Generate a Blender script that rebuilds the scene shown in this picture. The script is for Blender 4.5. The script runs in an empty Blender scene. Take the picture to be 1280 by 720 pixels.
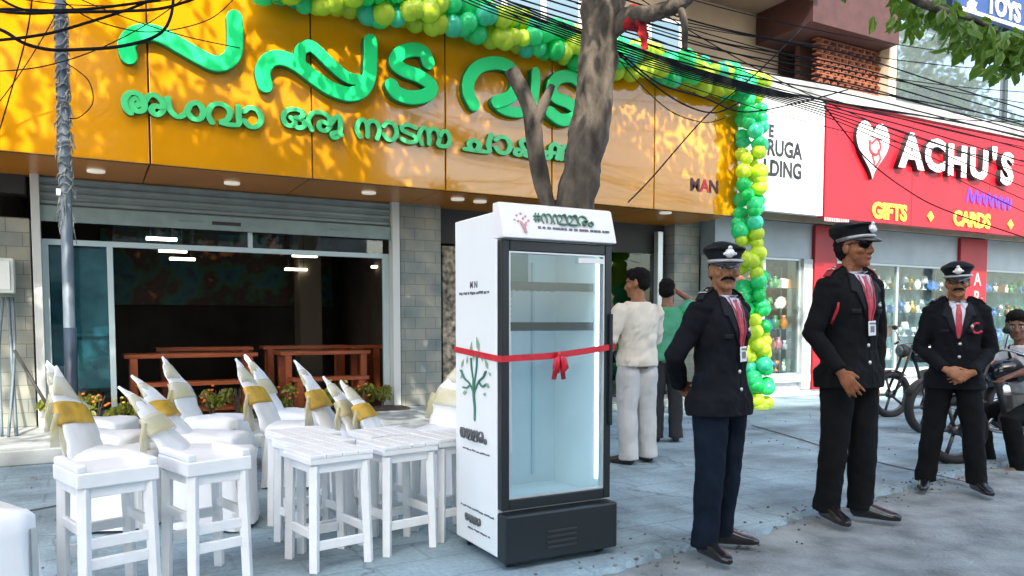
import bpy, bmesh, math, random
from mathutils import Vector, Matrix, noise
from mathutils.bvhtree import BVHTree
R_ = math.radians
V = Vector
random.seed(7)
SC = bpy.context.scene
COL = SC.collection
TMP = bpy.data.scenes.new('workbench')          # a scratch scene for meshing, removed at the end

# ------------------------------------------------------------------ camera, sky, sun, exposure
EYE, FOC, YAW, PIT = 1.25, 965.0, R_(28.7), R_(3.4)
PY = 404 + FOC * math.tan(PIT)
cam = bpy.data.cameras.new("camera"); cam.sensor_width = 36; cam.lens = 36 * FOC / 1280
cam.shift_y = (PY - 360) / 1280; cam.clip_end = 500; cam.clip_start = .05
camo = bpy.data.objects.new("camera", cam); COL.objects.link(camo)
camo.location = (0, 0, EYE); camo.rotation_euler = (R_(90) - PIT, 0, -YAW)
SC.camera = camo
SUN_EL, SUN_AZ = R_(42), R_(200)          # azimuth from +Y, clockwise (sun behind and left of the camera)
sd = V((math.sin(SUN_AZ) * math.cos(SUN_EL), math.cos(SUN_AZ) * math.cos(SUN_EL), math.sin(SUN_EL)))
W = bpy.data.worlds.new("World"); SC.world = W; W.use_nodes = True
nt = W.node_tree
sky = nt.nodes.new('ShaderNodeTexSky'); sky.sky_type = 'NISHITA'; sky.sun_disc = False
sky.sun_elevation = SUN_EL; sky.sun_rotation = SUN_AZ; sky.dust_density = 3.0; sky.ozone_density = .2
nt.links.new(sky.outputs[0], nt.nodes['Background'].inputs[0])
nt.nodes['Background'].inputs[1].default_value = .15
sl = bpy.data.lights.new("sun", 'SUN'); sl.energy = 2.0; sl.angle = R_(.5); sl.color = (1, .93, .8)
so = bpy.data.objects.new("sun", sl); COL.objects.link(so); so.location = (0, 0, 30)
so.rotation_euler = sd.to_track_quat('Z', 'Y').to_euler()
vs = SC.view_settings
vs.view_transform = 'Standard'; vs.look = 'None'; vs.gamma = 1; vs.exposure = 2.05; vs.use_curve_mapping = False
SC.cycles.max_bounces = 7; SC.cycles.transparent_max_bounces = 12

# ------------------------------------------------------------------ measuring: photo pixel -> point of the place
FW = V((math.sin(YAW) * math.cos(PIT), math.cos(YAW) * math.cos(PIT), -math.sin(PIT)))
RT = V((math.cos(YAW), -math.sin(YAW), 0)); UP = RT.cross(FW)
CAM = V((0, 0, EYE))
def ray(x, y): return FW + RT * ((x - 640) / FOC) + UP * ((PY - y) / FOC)
def at(x, y, Y): d = ray(x, y); return CAM + d * (Y / d.y)
def gp(x, y, z=0): d = ray(x, y); return CAM + d * ((z - EYE) / d.z)
def ad(x, y, dist): return CAM + ray(x, y) * dist

# ------------------------------------------------------------------ materials
MATS = {}
def mat(name, col, rough=.6, metal=0, var=0, scale=6, bump=0, bscale=None, col2=None, spec=.5, coat=0, alpha_mix=None, trans=0, stretch=None, detail=5):
    if name in MATS: return MATS[name]
    m = bpy.data.materials.new(name); m.use_nodes = True; N = m.node_tree.nodes; L = m.node_tree.links
    b = N['Principled BSDF']
    b.inputs['Base Color'].default_value = (*col, 1); b.inputs['Roughness'].default_value = rough
    b.inputs['Metallic'].default_value = metal; b.inputs['Specular IOR Level'].default_value = spec
    b.inputs['Coat Weight'].default_value = coat
    tc = N.new('ShaderNodeTexCoord'); src = tc.outputs['Object']
    if stretch:
        mp = N.new('ShaderNodeMapping'); mp.inputs['Scale'].default_value = stretch; L.new(src, mp.inputs[0]); src = mp.outputs[0]
    if var or col2:
        n = N.new('ShaderNodeTexNoise'); n.inputs['Scale'].default_value = scale; n.inputs['Detail'].default_value = detail
        L.new(src, n.inputs['Vector'])
        r = N.new('ShaderNodeValToRGB'); r.color_ramp.elements[0].position = .32; r.color_ramp.elements[1].position = .68
        c2 = col2 or tuple(min(1, c * (1 + var)) for c in col); c1 = col if col2 else tuple(c * (1 - var) for c in col)
        r.color_ramp.elements[0].color = (*c1, 1); r.color_ramp.elements[1].color = (*c2, 1)
        L.new(n.outputs['Fac'], r.inputs[0]); L.new(r.outputs[0], b.inputs['Base Color'])
    if bump:
        n2 = N.new('ShaderNodeTexNoise'); n2.inputs['Scale'].default_value = bscale or scale * 4; n2.inputs['Detail'].default_value = 4
        L.new(src, n2.inputs['Vector'])
        bp = N.new('ShaderNodeBump'); bp.inputs['Strength'].default_value = bump; bp.inputs['Distance'].default_value = .02
        L.new(n2.outputs['Fac'], bp.inputs['Height']); L.new(bp.outputs[0], b.inputs['Normal'])
    if trans: b.inputs['Transmission Weight'].default_value = trans
    MATS[name] = m; return m
def glass(name, tint, refl=1.0, clear=True):
    if name in MATS: return MATS[name]
    m = bpy.data.materials.new(name); m.use_nodes = True; N = m.node_tree.nodes; L = m.node_tree.links
    N.remove(N['Principled BSDF']); out = N['Material Output']
    t = N.new('ShaderNodeBsdfTransparent'); t.inputs[0].default_value = (*tint, 1)
    g = N.new('ShaderNodeBsdfGlossy'); g.inputs['Roughness'].default_value = .02; g.inputs[0].default_value = (.95, 1, 1, 1)
    f = N.new('ShaderNodeFresnel'); f.inputs[0].default_value = 1.5
    mx = N.new('ShaderNodeMixShader'); mu = N.new('ShaderNodeMath'); mu.operation = 'MULTIPLY'; mu.inputs[1].default_value = refl
    mu.use_clamp = True
    ge = N.new('ShaderNodeNewGeometry'); io = N.new('ShaderNodeMath'); io.operation = 'MULTIPLY_ADD'; io.inputs[1].default_value = 1 / 1.5 - 1.5; io.inputs[2].default_value = 1.5
    L.new(ge.outputs['Backfacing'], io.inputs[0]); L.new(io.outputs[0], f.inputs[0])   # the same reflection on both faces of the pane
    L.new(f.outputs[0], mu.inputs[0]); L.new(mu.outputs[0], mx.inputs[0]); L.new(t.outputs[0], mx.inputs[1]); L.new(g.outputs[0], mx.inputs[2])
    L.new(mx.outputs[0], out.inputs[0]); MATS[name] = m; return m
def emit(name, col, s):
    m = mat(name, col); b = m.node_tree.nodes['Principled BSDF']
    b.inputs['Emission Color'].default_value = (*col, 1); b.inputs['Emission Strength'].default_value = s; return m
def leafmat(name, a, b_):
    m = mat(name, a, .45, col2=b_, scale=1.3, detail=3)
    m.node_tree.nodes['Principled BSDF'].inputs['Transmission Weight'].default_value = 0
    N = m.node_tree.nodes; L = m.node_tree.links
    tr = N.new('ShaderNodeBsdfTranslucent'); tr.inputs[0].default_value = (b_[0] * 1.6, b_[1] * 1.8, b_[2], 1)
    mx = N.new('ShaderNodeMixShader'); mx.inputs[0].default_value = .3
    L.new(N['Principled BSDF'].outputs[0], mx.inputs[1]); L.new(tr.outputs[0], mx.inputs[2]); L.new(mx.outputs[0], N['Material Output'].inputs[0])
    return m

# ------------------------------------------------------------------ mesh building
def tmp_graph():
    with bpy.context.temp_override(scene=TMP, view_layer=TMP.view_layers[0]): return bpy.context.evaluated_depsgraph_get()
class MB:
    cx = None
    def __init__(s): s.v = []; s.f = []; s.m = []
    def add(s, vs_, fs, mi=0):
        o = len(s.v); s.v += [V(p) for p in vs_]; s.f += [tuple(i + o for i in f) for f in fs]; s.m += [mi] * len(fs); return s
    def box(s, c, d, rot=None, mi=0, taper=1):
        c = V(c); x, y, z = d[0] / 2, d[1] / 2, d[2] / 2
        ps = [V((sx * x * (taper if sz > 0 else 1), sy * y * (taper if sz > 0 else 1), sz * z)) for sz in (-1, 1) for sx, sy in ((-1, -1), (1, -1), (1, 1), (-1, 1))]
        if rot: ps = [rot @ p for p in ps]
        return s.add([p + c for p in ps], [(3, 2, 1, 0), (4, 5, 6, 7), (0, 1, 5, 4), (1, 2, 6, 5), (2, 3, 7, 6), (3, 0, 4, 7)], mi)
    def bb(s, x0, x1, y0, y1, z0, z1, mi=0): return s.box(((x0 + x1) / 2, (y0 + y1) / 2, (z0 + z1) / 2), (abs(x1 - x0), abs(y1 - y0), abs(z1 - z0)), None, mi)
    def loft(s, rings, side=(1, 0, 0), n=16, mi=0, sq=2.0):
        """rings: (centre, r_side, r_other); sections follow the path"""
        P = [V(r[0]) for r in rings]; o = len(s.v); side = V(side)
        for i, r in enumerate(rings):
            t = (P[min(i + 1, len(P) - 1)] - P[max(i - 1, 0)])
            if t.length < 1e-9: t = V((0, 0, 1))
            t.normalize(); a = side - t * side.dot(t)
            if a.length < .05: a = t.orthogonal()
            a.normalize(); side = a if len(rings) > 8 and abs(side.dot(t)) > .5 else side
            b = t.cross(a); ry = r[2] if len(r) > 2 else r[1]
            for k in range(n):
                q = 2 * math.pi * k / n; cx, cy = math.cos(q), math.sin(q)
                if sq != 2: cx = math.copysign(abs(cx) ** (2 / sq), cx); cy = math.copysign(abs(cy) ** (2 / sq), cy)
                s.v.append(P[i] + a * (r[1] * cx) + b * (ry * cy))
        for i in range(len(rings) - 1):
            for k in range(n):
                k2 = (k + 1) % n; s.f.append((o + i * n + k, o + i * n + k2, o + (i + 1) * n + k2, o + (i + 1) * n + k)); s.m.append(mi)
        s.f.append(tuple(o + k for k in reversed(range(n)))); s.m.append(mi)
        s.f.append(tuple(o + (len(rings) - 1) * n + k for k in range(n))); s.m.append(mi)
        return s
    def tube(s, pts, r, n=8, mi=0): return s.loft([(p, r if not isinstance(r, (list, tuple)) else r[i]) for i, p in enumerate(pts)], n=n, mi=mi)
    def ell(s, c, r, seg=14, rg=9, M=None, mi=0):
        c = V(c); r = (r, r, r) if not isinstance(r, (tuple, list)) else r; o = len(s.v); ps = [V((0, 0, -r[2]))]
        for i in range(1, rg):
            a = math.pi * i / rg - math.pi / 2
            for k in range(seg):
                q = 2 * math.pi * k / seg; ps.append(V((r[0] * math.cos(a) * math.cos(q), r[1] * math.cos(a) * math.sin(q), r[2] * math.sin(a))))
        ps.append(V((0, 0, r[2])))
        if M: ps = [M @ p for p in ps]
        s.v += [p + c for p in ps]; F = []
        for k in range(seg): F.append((o, o + 1 + (k + 1) % seg, o + 1 + k))
        for i in range(rg - 2):
            for k in range(seg):
                k2 = (k + 1) % seg; b = o + 1 + i * seg; F.append((b + k, b + k2, b + seg + k2, b + seg + k))
        l = len(s.v) - 1; b = o + 1 + (rg - 2) * seg
        for k in range(seg): F.append((b + k, b + (k + 1) % seg, l))
        s.f += F; s.m += [mi] * len(F); return s
    def xf(s, M): s.v = [M @ p for p in s.v]; return s
    def mesh(s, name, mats, smooth=False):
        me = bpy.data.meshes.new(name); me.from_pydata([tuple(p) for p in s.v], [], s.f)
        for m in (mats if isinstance(mats, (list, tuple)) else [mats]): me.materials.append(m)
        if any(s.m): me.polygons.foreach_set('material_index', s.m)
        me.polygons.foreach_set('use_smooth', [smooth] * len(s.f)); me.update(); return me
    def build(s, name, mats, parent=None, smooth=False, bev=0, loc=None, fix=False):
        me = s.mesh(name, mats, smooth)
        if fix:
            bm = bmesh.new(); bm.from_mesh(me); bmesh.ops.recalc_face_normals(bm, faces=bm.faces); bm.to_mesh(me); bm.free()
        o = bpy.data.objects.new(name, me); COL.objects.link(o)
        if parent: o.parent = parent
        if loc: o.location = loc
        if bev:
            b = o.modifiers.new('bevel', 'BEVEL'); b.width = bev; b.segments = 2; b.limit_method = 'ANGLE'; b.angle_limit = R_(40)
        return o
    def remesh(s, name, mats, parent=None, vox=.008, it=3, wrinkle=0, wsize=.12):
        o = s.build(name, mats, None, True, fix=True); COL.objects.unlink(o); TMP.collection.objects.link(o)
        m = o.modifiers.new('r', 'REMESH'); m.mode = 'VOXEL'; m.voxel_size = vox; m.use_smooth_shade = True
        if it: k = o.modifiers.new('s', 'SMOOTH'); k.iterations = it; k.factor = .5
        dg = tmp_graph(); me = bpy.data.meshes.new_from_object(o.evaluated_get(dg))
        TMP.collection.objects.unlink(o); COL.objects.link(o)
        old = o.data; o.modifiers.clear(); o.data = me; bpy.data.meshes.remove(old); me.name = name
        me.polygons.foreach_set('use_smooth', [True] * len(me.polygons))
        if wrinkle:
            nr = [v.normal.copy() for v in me.vertices]; co = []
            for v, q in zip(me.vertices, nr):
                p = v.co * (1 / wsize); p.z *= .75; p.x += .6 * p.z
                co += list(v.co + q * wrinkle * (noise.noise(p) + .5 * noise.noise(p * 2.3)))
            me.vertices.foreach_set('co', co); me.update()
        if parent: o.parent = parent
        return o
def tag(o, label=None, cat=None, group=None, kind=None):
    for k, v in (('label', label), ('category', cat), ('group', group), ('kind', kind)):
        if v: o[k] = v
    return o
def thing(name, label, cat, loc=(0, 0, 0), rz=0, group=None):
    o = bpy.data.objects.new(name, None); COL.objects.link(o); o.location = loc; o.rotation_euler = (0, 0, rz); o.empty_display_size = .1
    return tag(o, label, cat, group)
def struct(o): o['kind'] = 'structure'; return o
KIDS = {}
def dup(o, parent=None):
    c = o.copy(); COL.objects.link(c)
    if parent: c.parent = parent
    for ch in [x for x in COL.objects if x.parent == o]: dup(ch, c)
    return c
def spline(pts, n=8):
    P = [V(p) for p in pts]; out = []
    for i in range(len(P) - 1):
        p0, p1, p2, p3 = P[max(i - 1, 0)], P[i], P[i + 1], P[min(i + 2, len(P) - 1)]
        for k in range(n):
            t = k / n
            out.append(.5 * ((2 * p1) + (p2 - p0) * t + (2 * p0 - 5 * p1 + 4 * p2 - p3) * t * t + (3 * p1 - p0 - 3 * p2 + p3) * t ** 3))
    return out + [P[-1]]
def stroke(mb, pts, w, depth, n=7, lift=0, front=0, side=1):
    """a rounded raised stroke standing on the XZ plane (front towards -Y); pts are (x, z) or (x, y, z) of the front plane"""
    P = spline([V((p[0], 0, p[1])) if len(p) == 2 else V(p) for p in pts], n)
    y0 = P[0].y; P = [V((p.x, y0, p.z)) for p in P]
    ws = [w] * len(P); d0 = (P[0] - P[1]).normalized(); d1 = (P[-1] - P[-2]).normalized()
    A = [(P[0] + d0 * w * t, w * math.sqrt(max(.02, 1 - t * t))) for t in (.98, .85, .6, .3)]; B = [(P[-1] + d1 * w * t, w * math.sqrt(max(.02, 1 - t * t))) for t in (.3, .6, .85, .98)]
    Q = A + list(zip(P, ws)) + B; o = len(mb.v); N = len(Q)
    for i, (p, ww) in enumerate(Q):
        t = (Q[min(i + 1, N - 1)][0] - Q[max(i - 1, 0)][0]).normalized(); nn = V((-t.z, 0, t.x)); dz = lift + .0004 * i
        for a, d in ((-1, 0), (-1, depth * .9), (-.88, depth), (.88, depth), (1, depth * .9), (1, 0)): mb.v.append(p + nn * (a * ww) + V((0, -(d + (dz if d else 0)), 0)))
    for i in range(N - 1):
        for k in range(5):
            mb.f.append((o + i * 6 + k, o + i * 6 + k + 1, o + i * 6 + 7 + k, o + i * 6 + 6 + k)); mb.m.append(front if k in (1, 2, 3) else side)
    for e in (0, N - 1): mb.f.append(tuple(o + e * 6 + k for k in range(6))); mb.m.append(side)
def text(body, size, M, mats, name='lettering', parent=None, ext=.01, off=0, align='CENTER', sx=1, shear=0):
    c = bpy.data.curves.new(name, 'FONT'); c.body = body; c.size = size; c.extrude = ext; c.offset = off; c.align_x = align; c.align_y = 'CENTER'; c.resolution_u = 3; c.shear = shear
    o = bpy.data.objects.new(name, c); TMP.collection.objects.link(o)
    dg = tmp_graph(); me = bpy.data.meshes.new_from_object(o.evaluated_get(dg))
    bpy.data.objects.remove(o); bpy.data.curves.remove(c)
    me.transform(Matrix.Diagonal((sx, 1, 1, 1))); me.transform(M); me.materials.clear()
    for m in (mats if isinstance(mats, (list, tuple)) else [mats]): me.materials.append(m)
    if isinstance(mats, (list, tuple)):
        for p in me.polygons: p.material_index = 0 if p.normal.y < -.7 else 1
    o = bpy.data.objects.new(name, me); COL.objects.link(o)
    if parent: o.parent = parent
    return o
def facing(x, y, z, yaw=0): return Matrix.Translation((x, y, z)) @ Matrix.Rotation(yaw, 4, 'Z') @ Matrix.Rotation(R_(90), 4, 'X')
#@@SETTING
# ------------------------------------------------------------------ ground
def paving():
    m = mat('paving', (.27, .375, .42), .8, var=.34, scale=1.5, bump=.35, bscale=22)
    N = m.node_tree.nodes; L = m.node_tree.links; b = N['Principled BSDF']
    src = b.inputs['Base Color'].links[0].from_socket
    tc = N.new('ShaderNodeTexCoord'); br = N.new('ShaderNodeTexBrick'); br.inputs['Scale'].default_value = .8
    br.inputs['Mortar Size'].default_value = .008; br.inputs['Color1'].default_value = (1, 1, 1, 1); br.inputs['Color2'].default_value = (.8, .83, .86, 1)
    br.inputs['Mortar'].default_value = (.45, .45, .45, 1); L.new(tc.outputs['Object'], br.inputs[0])
    mx = N.new('ShaderNodeMixRGB'); mx.blend_type = 'MULTIPLY'; mx.inputs[0].default_value = .4
    L.new(src, mx.inputs[1]); L.new(br.outputs[0], mx.inputs[2])
    n = N.new('ShaderNodeTexNoise'); n.inputs['Scale'].default_value = 38; n.inputs['Detail'].default_value = 6; L.new(tc.outputs['Object'], n.inputs[0])
    r = N.new('ShaderNodeValToRGB'); r.color_ramp.elements[0].position = .3; r.color_ramp.elements[0].color = (.72, .72, .72, 1); r.color_ramp.elements[1].position = .62
    L.new(n.outputs['Fac'], r.inputs[0]); m2 = N.new('ShaderNodeMixRGB'); m2.blend_type = 'MULTIPLY'; m2.inputs[0].default_value = .8
    L.new(mx.outputs[0], m2.inputs[1]); L.new(r.outputs[0], m2.inputs[2]); vo = N.new('ShaderNodeTexVoronoi'); vo.feature = 'DISTANCE_TO_EDGE'; vo.inputs['Scale'].default_value = .55
    nz = N.new('ShaderNodeTexNoise'); nz.inputs['Scale'].default_value = 2.2; nz.inputs['Detail'].default_value = 7; L.new(tc.outputs['Object'], nz.inputs[0])
    vm = N.new('ShaderNodeMixRGB'); vm.blend_type = 'ADD'; vm.inputs[0].default_value = .55; L.new(tc.outputs['Object'], vm.inputs[1]); L.new(nz.outputs['Color'], vm.inputs[2]); L.new(vm.outputs[0], vo.inputs['Vector'])
    cr = N.new('ShaderNodeValToRGB'); cr.color_ramp.elements[0].color = (.35, .35, .35, 1); cr.color_ramp.elements[1].position = .007; L.new(vo.outputs['Distance'], cr.inputs[0])
    st = N.new('ShaderNodeTexNoise'); st.inputs['Scale'].default_value = .9; st.inputs['Detail'].default_value = 8; st.inputs['Roughness'].default_value = .7; L.new(tc.outputs['Object'], st.inputs[0])
    sr = N.new('ShaderNodeValToRGB'); sr.color_ramp.elements[0].position = .36; sr.color_ramp.elements[0].color = (.55, .56, .56, 1); sr.color_ramp.elements[1].position = .50; L.new(st.outputs['Fac'], sr.inputs[0])
    m3 = N.new('ShaderNodeMixRGB'); m3.blend_type = 'MULTIPLY'; m3.inputs[0].default_value = .7; L.new(m2.outputs[0], m3.inputs[1]); L.new(cr.outputs[0], m3.inputs[2])
    m4 = N.new('ShaderNodeMixRGB'); m4.blend_type = 'MULTIPLY'; m4.inputs[0].default_value = .7; L.new(m3.outputs[0], m4.inputs[1]); L.new(sr.outputs[0], m4.inputs[2])
    L.new(m4.outputs[0], b.inputs['Base Color'])
    return m
ROADM = mat('worn_road', (.13, .155, .16), .9, col2=(.31, .355, .365), scale=3.2, bump=1.0, bscale=45, detail=9)
PAVE = paving()
road = MB()
road.add([(-120, -120, -.03), (200, -120, -.03), (200, 160, -.03), (-120, 160, -.03)], [(0, 1, 2, 3)]); struct(road.build('road', ROADM))
pv = MB(); n = 260; top = []
for i in range(n + 1):
    x = -30 + 90 * i / n; x = x if not -2 < x < 8 else x
xs = [-30 + i * 1.0 for i in range(29)] + [-1.5 + .03 * i for i in range(320)] + [8.2 + i * 1.5 for i in range(30)]
def edge(x):
    y = 2.55 if x < .5 else (2.55 + (x - .5) / 1.5 * .55 if x < 2 else 3.1 + (x - 2) * .17)
    y = min(y, 3.9)
    return y + .10 * noise.noise(V((x * 1.3, 0, 3))) + .05 * noise.noise(V((x * 6, 1, 3))) + .02 * noise.noise(V((x * 22, 5, 3)))
for x in xs: pv.v += [V((x, edge(x), -.03)), V((x, edge(x) + .015, 0)), V((x, 40, 0))]
for i in range(len(xs) - 1):
    a = i * 3; pv.f += [(a, a + 3, a + 4, a + 1), (a + 1, a + 4, a + 5, a + 2)]; pv.m += [0, 0]
struct(pv.build('pavement', PAVE))
pl = MB(); pl.bb(-6, 4.45, 7.95, 9.75, .002, .14); pl.bb(4.45, 8.75, 8.9, 9.75, .002, .10)
struct(pl.build('shop_step', mat('step_stone', (.33, .36, .36), .6, var=.25, scale=3, bump=.2), bev=.012))
# dirt patches and a trench cover line across the paving
gm = MB()
for pts in ([gp(940, 532), gp(985, 545), gp(1078, 573), gp(1160, 592), gp(1225, 607)], [gp(770, 549), gp(812, 551), gp(850, 552)], [gp(0, 643), gp(30, 640), gp(74, 632)]):
    P = spline([V((p.x, p.y, .004)) for p in pts], 6)
    for i in range(len(P) - 1):
        t = (P[i + 1] - P[i]).normalized(); q = V((-t.y, t.x, 0)) * .018
        gm.add([P[i] - q, P[i + 1] - q, P[i + 1] + q, P[i] + q], [(0, 1, 2, 3)])
struct(gm.build('pavement_groove', mat('groove_dirt', (.06, .065, .065), .95)))
random.seed(3)
deb = MB()
for i in range(420):
    x = random.uniform(1, 9.5); y = edge(x) + random.gauss(-.02, .12)
    if i > 300: x, y = random.uniform(6, 9.5), random.uniform(3.8, 7.5)
    if i > 370: x, y = random.uniform(-1, 2), random.uniform(4, 7.5)
    deb.ell((x, y, .004 if y > edge(x) else -.024), (random.uniform(.004, .017), random.uniform(.004, .012), random.uniform(.003, .009)), 6, 4)
tag(deb.build('gravel_grit', mat('grit', (.16, .17, .17), .9, var=.5, scale=9)), 'loose grit strewn along the worn pavement edge', 'gravel', kind='stuff')

# ------------------------------------------------------------------ cafe building
TILE = mat('stone_tile', (.38, .36, .29), .4, col2=(.17, .21, .21), scale=2.6, bump=.1)
def tilemat():
    m = MATS['stone_tile']; N = m.node_tree.nodes; L = m.node_tree.links; b = N['Principled BSDF']
    src = b.inputs['Base Color'].links[0].from_socket; tc = N.new('ShaderNodeTexCoord'); mp = N.new('ShaderNodeMapping'); mp.inputs['Rotation'].default_value = (R_(90), 0, 0)
    L.new(tc.outputs['Object'], mp.inputs[0]); br = N.new('ShaderNodeTexBrick'); br.inputs['Scale'].default_value = 1.7; br.inputs['Mortar Size'].default_value = .006
    br.inputs['Color1'].default_value = (1, 1, 1, 1); br.inputs['Color2'].default_value = (.75, .8, .82, 1); br.inputs['Mortar'].default_value = (.4, .4, .4, 1)
    L.new(mp.outputs[0], br.inputs[0]); mx = N.new('ShaderNodeMixRGB'); mx.blend_type = 'MULTIPLY'; mx.inputs[0].default_value = 1
    L.new(src, mx.inputs[1]); L.new(br.outputs[0], mx.inputs[2]); L.new(mx.outputs[0], b.inputs['Base Color'])
tilemat()
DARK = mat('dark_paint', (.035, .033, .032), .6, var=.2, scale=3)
WHITE = mat('white_paint', (.78, .8, .8), .45, var=.04, scale=8)
BEIGE = mat('beige_render', (.42, .33, .23), .85, var=.15, scale=1.2, bump=.15)
ALU = mat('aluminium', (.6, .63, .63), .35, .6, var=.08, scale=5)
cafe = thing('cafe_building', 'café building with a glazed front, rolling shutter and tiled pillars under the orange signboard', 'building', (3.8, 9.75, 0))
def P_(o): o.location = -V((3.8, 9.75, 0)); return o
YF = 9.75
def cpart(mb, name, m, bev=.004): return P_(mb.build(name, m, cafe, bev=bev))
w = MB(); w.bb(-9, -.55, YF, YF + .3, 2.62, 2.98); w.bb(-9, -1.15, YF, YF + .3, 0, 2.62); cpart(w, 'wall', DARK, 0)
w = MB(); w.bb(8.05, 8.75, YF + .35, YF + .6, 0, 3.0); cpart(w, 'wall', DARK, 0)
w = MB(); w.bb(-1.15, -.52, YF - .06, YF + .34, .14, 2.36); cpart(w, 'pillar', TILE)
w = MB(); w.bb(3.62, 4.2, YF - .08, YF + .4, .14, 2.98); cpart(w, 'pillar', TILE)
w = MB(); w.bb(8.2, 8.72, YF - .15, YF + .34, .1, 2.98); cpart(w, 'pillar', TILE)
# upper storeys
w = MB(); w.bb(-9, 8.6, 9.9, 10.4, 2.99, 7.2); w.bb(8.6, 11.6, 10.6, 11.0, 2.99, 9.5); w.bb(-9, 8.6, 10.6, 11, 7.2, 9.5); cpart(w, 'upper_wall', BEIGE, 0)
w = MB(); w.bb(10.9, 13.19, 9.3, 10.58, 6.35, 8.5); cpart(w, 'balcony_slab', mat('maroon_paint', (.055, .02, .018), .7, var=.2))
w = MB(); w.bb(6.4, 10.89, 9.0, 10.58, 6.9, 7.2); cpart(w, 'balcony_slab', mat('tan_soffit', (.20, .155, .115), .85, var=.2, scale=1.5))
w = MB(); w.bb(4.6, 8.55, 9.86, 9.9, 5.15, 6.1); u = cpart(w, 'window', mat('white_frame', (.6, .63, .64), .5))
w = MB()
for i in range(6): w.bb(4.68 + i * .645, 5.22 + i * .645, 9.845, 9.86, 5.22, 6.04)
w.build('pane', mat('blue_pane', (.12, .2, .26), .1), u)
w = MB(); w.bb(9.55, 11.3, 10.55, 10.6, 4.85, 5.5); cpart(w, 'white_panel', WHITE)
# cafe interior
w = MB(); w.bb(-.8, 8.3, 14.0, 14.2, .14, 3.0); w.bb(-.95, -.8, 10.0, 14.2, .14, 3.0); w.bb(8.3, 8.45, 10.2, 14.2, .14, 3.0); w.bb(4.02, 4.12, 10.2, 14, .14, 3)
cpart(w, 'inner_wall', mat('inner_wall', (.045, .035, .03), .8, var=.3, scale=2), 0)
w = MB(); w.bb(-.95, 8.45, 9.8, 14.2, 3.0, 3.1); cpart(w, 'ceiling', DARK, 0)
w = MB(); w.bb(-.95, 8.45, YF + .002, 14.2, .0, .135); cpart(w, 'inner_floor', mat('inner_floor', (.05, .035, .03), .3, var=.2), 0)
# mural on the back wall : colour fields
def mural():
    m = bpy.data.materials.new('mural_paint'); m.use_nodes = True; N = m.node_tree.nodes; L = m.node_tree.links; b = N['Principled BSDF']; b.inputs['Roughness'].default_value = .5
    tc = N.new('ShaderNodeTexCoord'); n = N.new('ShaderNodeTexNoise'); n.inputs['Scale'].default_value = 2.4; n.inputs['Detail'].default_value = 8; L.new(tc.outputs['Object'], n.inputs[0])
    r = N.new('ShaderNodeValToRGB'); e = r.color_ramp.elements; e[0].position = .3; e[0].color = (.012, .05, .09, 1); e[1].position = .74; e[1].color = (.55, .4, .1, 1)
    for p, c in ((.40, (.02, .16, .18, 1)), (.46, (.04, .13, .04, 1)), (.52, (.05, .03, .02, 1)), (.6, (.09, .035, .02, 1)), (.65, (.75, .25, .04, 1))):
        k = e.new(p); k.color = c
    L.new(n.outputs['Fac'], r.inputs[0]); L.new(r.outputs[0], b.inputs['Base Color']); return m
w = MB(); w.bb(.2, 3.9, 13.93, 13.99, 1.55, 2.75); cpart(w, 'mural', mural(), 0)
w = MB(); w.bb(3.0, 3.35, 12.6, 13.0, .14, 3.0); cpart(w, 'inner_column', mat('inner_column', (.13, .11, .08), .7), 0)
LAMP = emit('lamp_tube', (1, .88, .7), 1.6)
for px, py, y in ((202, 299, 10.4), (216, 314, 11.2), (228, 324, 12.2), (381, 320, 11.2), (370, 337, 12.6), (478, 334, 11.8)):
    p = at(px, py, y); w = MB(); w.bb(p.x - .17, p.x + .17, y - .05, y + .05, p.z - .015, p.z + .02); lp = cpart(w, 'hanging_lamp', LAMP, 0)
    w = MB()
    for s_ in (-.12, .12): w.bb(p.x + s_ - .006, p.x + s_ + .006, y - .006, y + .006, p.z + .021, 2.999)
    w.build('rod', DARK, lp)
# rolling shutter, housing and frames
SHUT = mat('shutter_metal', (.26, .32, .32), .45, .35, var=.12, scale=4)
w = MB()
zz = 2.98; k = 0
while zz > 2.52:
    P = [(YF - .03, zz), (YF - .052, zz - .018), (YF - .052, zz - .05), (YF - .03, zz - .066)]
    for (a, b), (c, d) in zip(P, P[1:]): w.add([(-.5, a, b), (3.62, a, b), (3.62, c, d), (-.5, c, d)], [(0, 3, 2, 1)])
    w.add([(-.5, YF - .03, zz - .066), (3.62, YF - .03, zz - .066), (3.62, YF - .03, zz - .08), (-.5, YF - .03, zz - .08)], [(0, 3, 2, 1)])
    zz -= .08
sh = cpart(w, 'rolling_shutter', SHUT, 0)
w = MB(); w.bb(-.5, 3.62, YF - .07, YF - .02, 2.34, 2.51); w.build('bottom_rail', mat('shutter_rail', (.26, .34, .33), .5, .2, var=.1), sh, bev=.01)
w = MB(); w.bb(1.3, 1.62, YF - .078, YF - .06, 2.40, 2.44); w.build('lock_plate', DARK, sh)
for x in (.95, 2.7): w = MB(); w.bb(x, x + .25, YF - .085, YF - .06, 2.42, 2.435); w.build('handle', SHUT, sh)
w = MB(); w.bb(-.5, -.42, YF - .12, YF + .02, .14, 2.98); cpart(w, 'shutter_guide', mat('guide_white', (.62, .64, .62), .45, .2))
w = MB(); w.bb(3.5, 3.6, YF - .12, YF + .02, .14, 2.98); cpart(w, 'shutter_guide', mat('guide_white', (.62, .64, .62), .45, .2))
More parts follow.
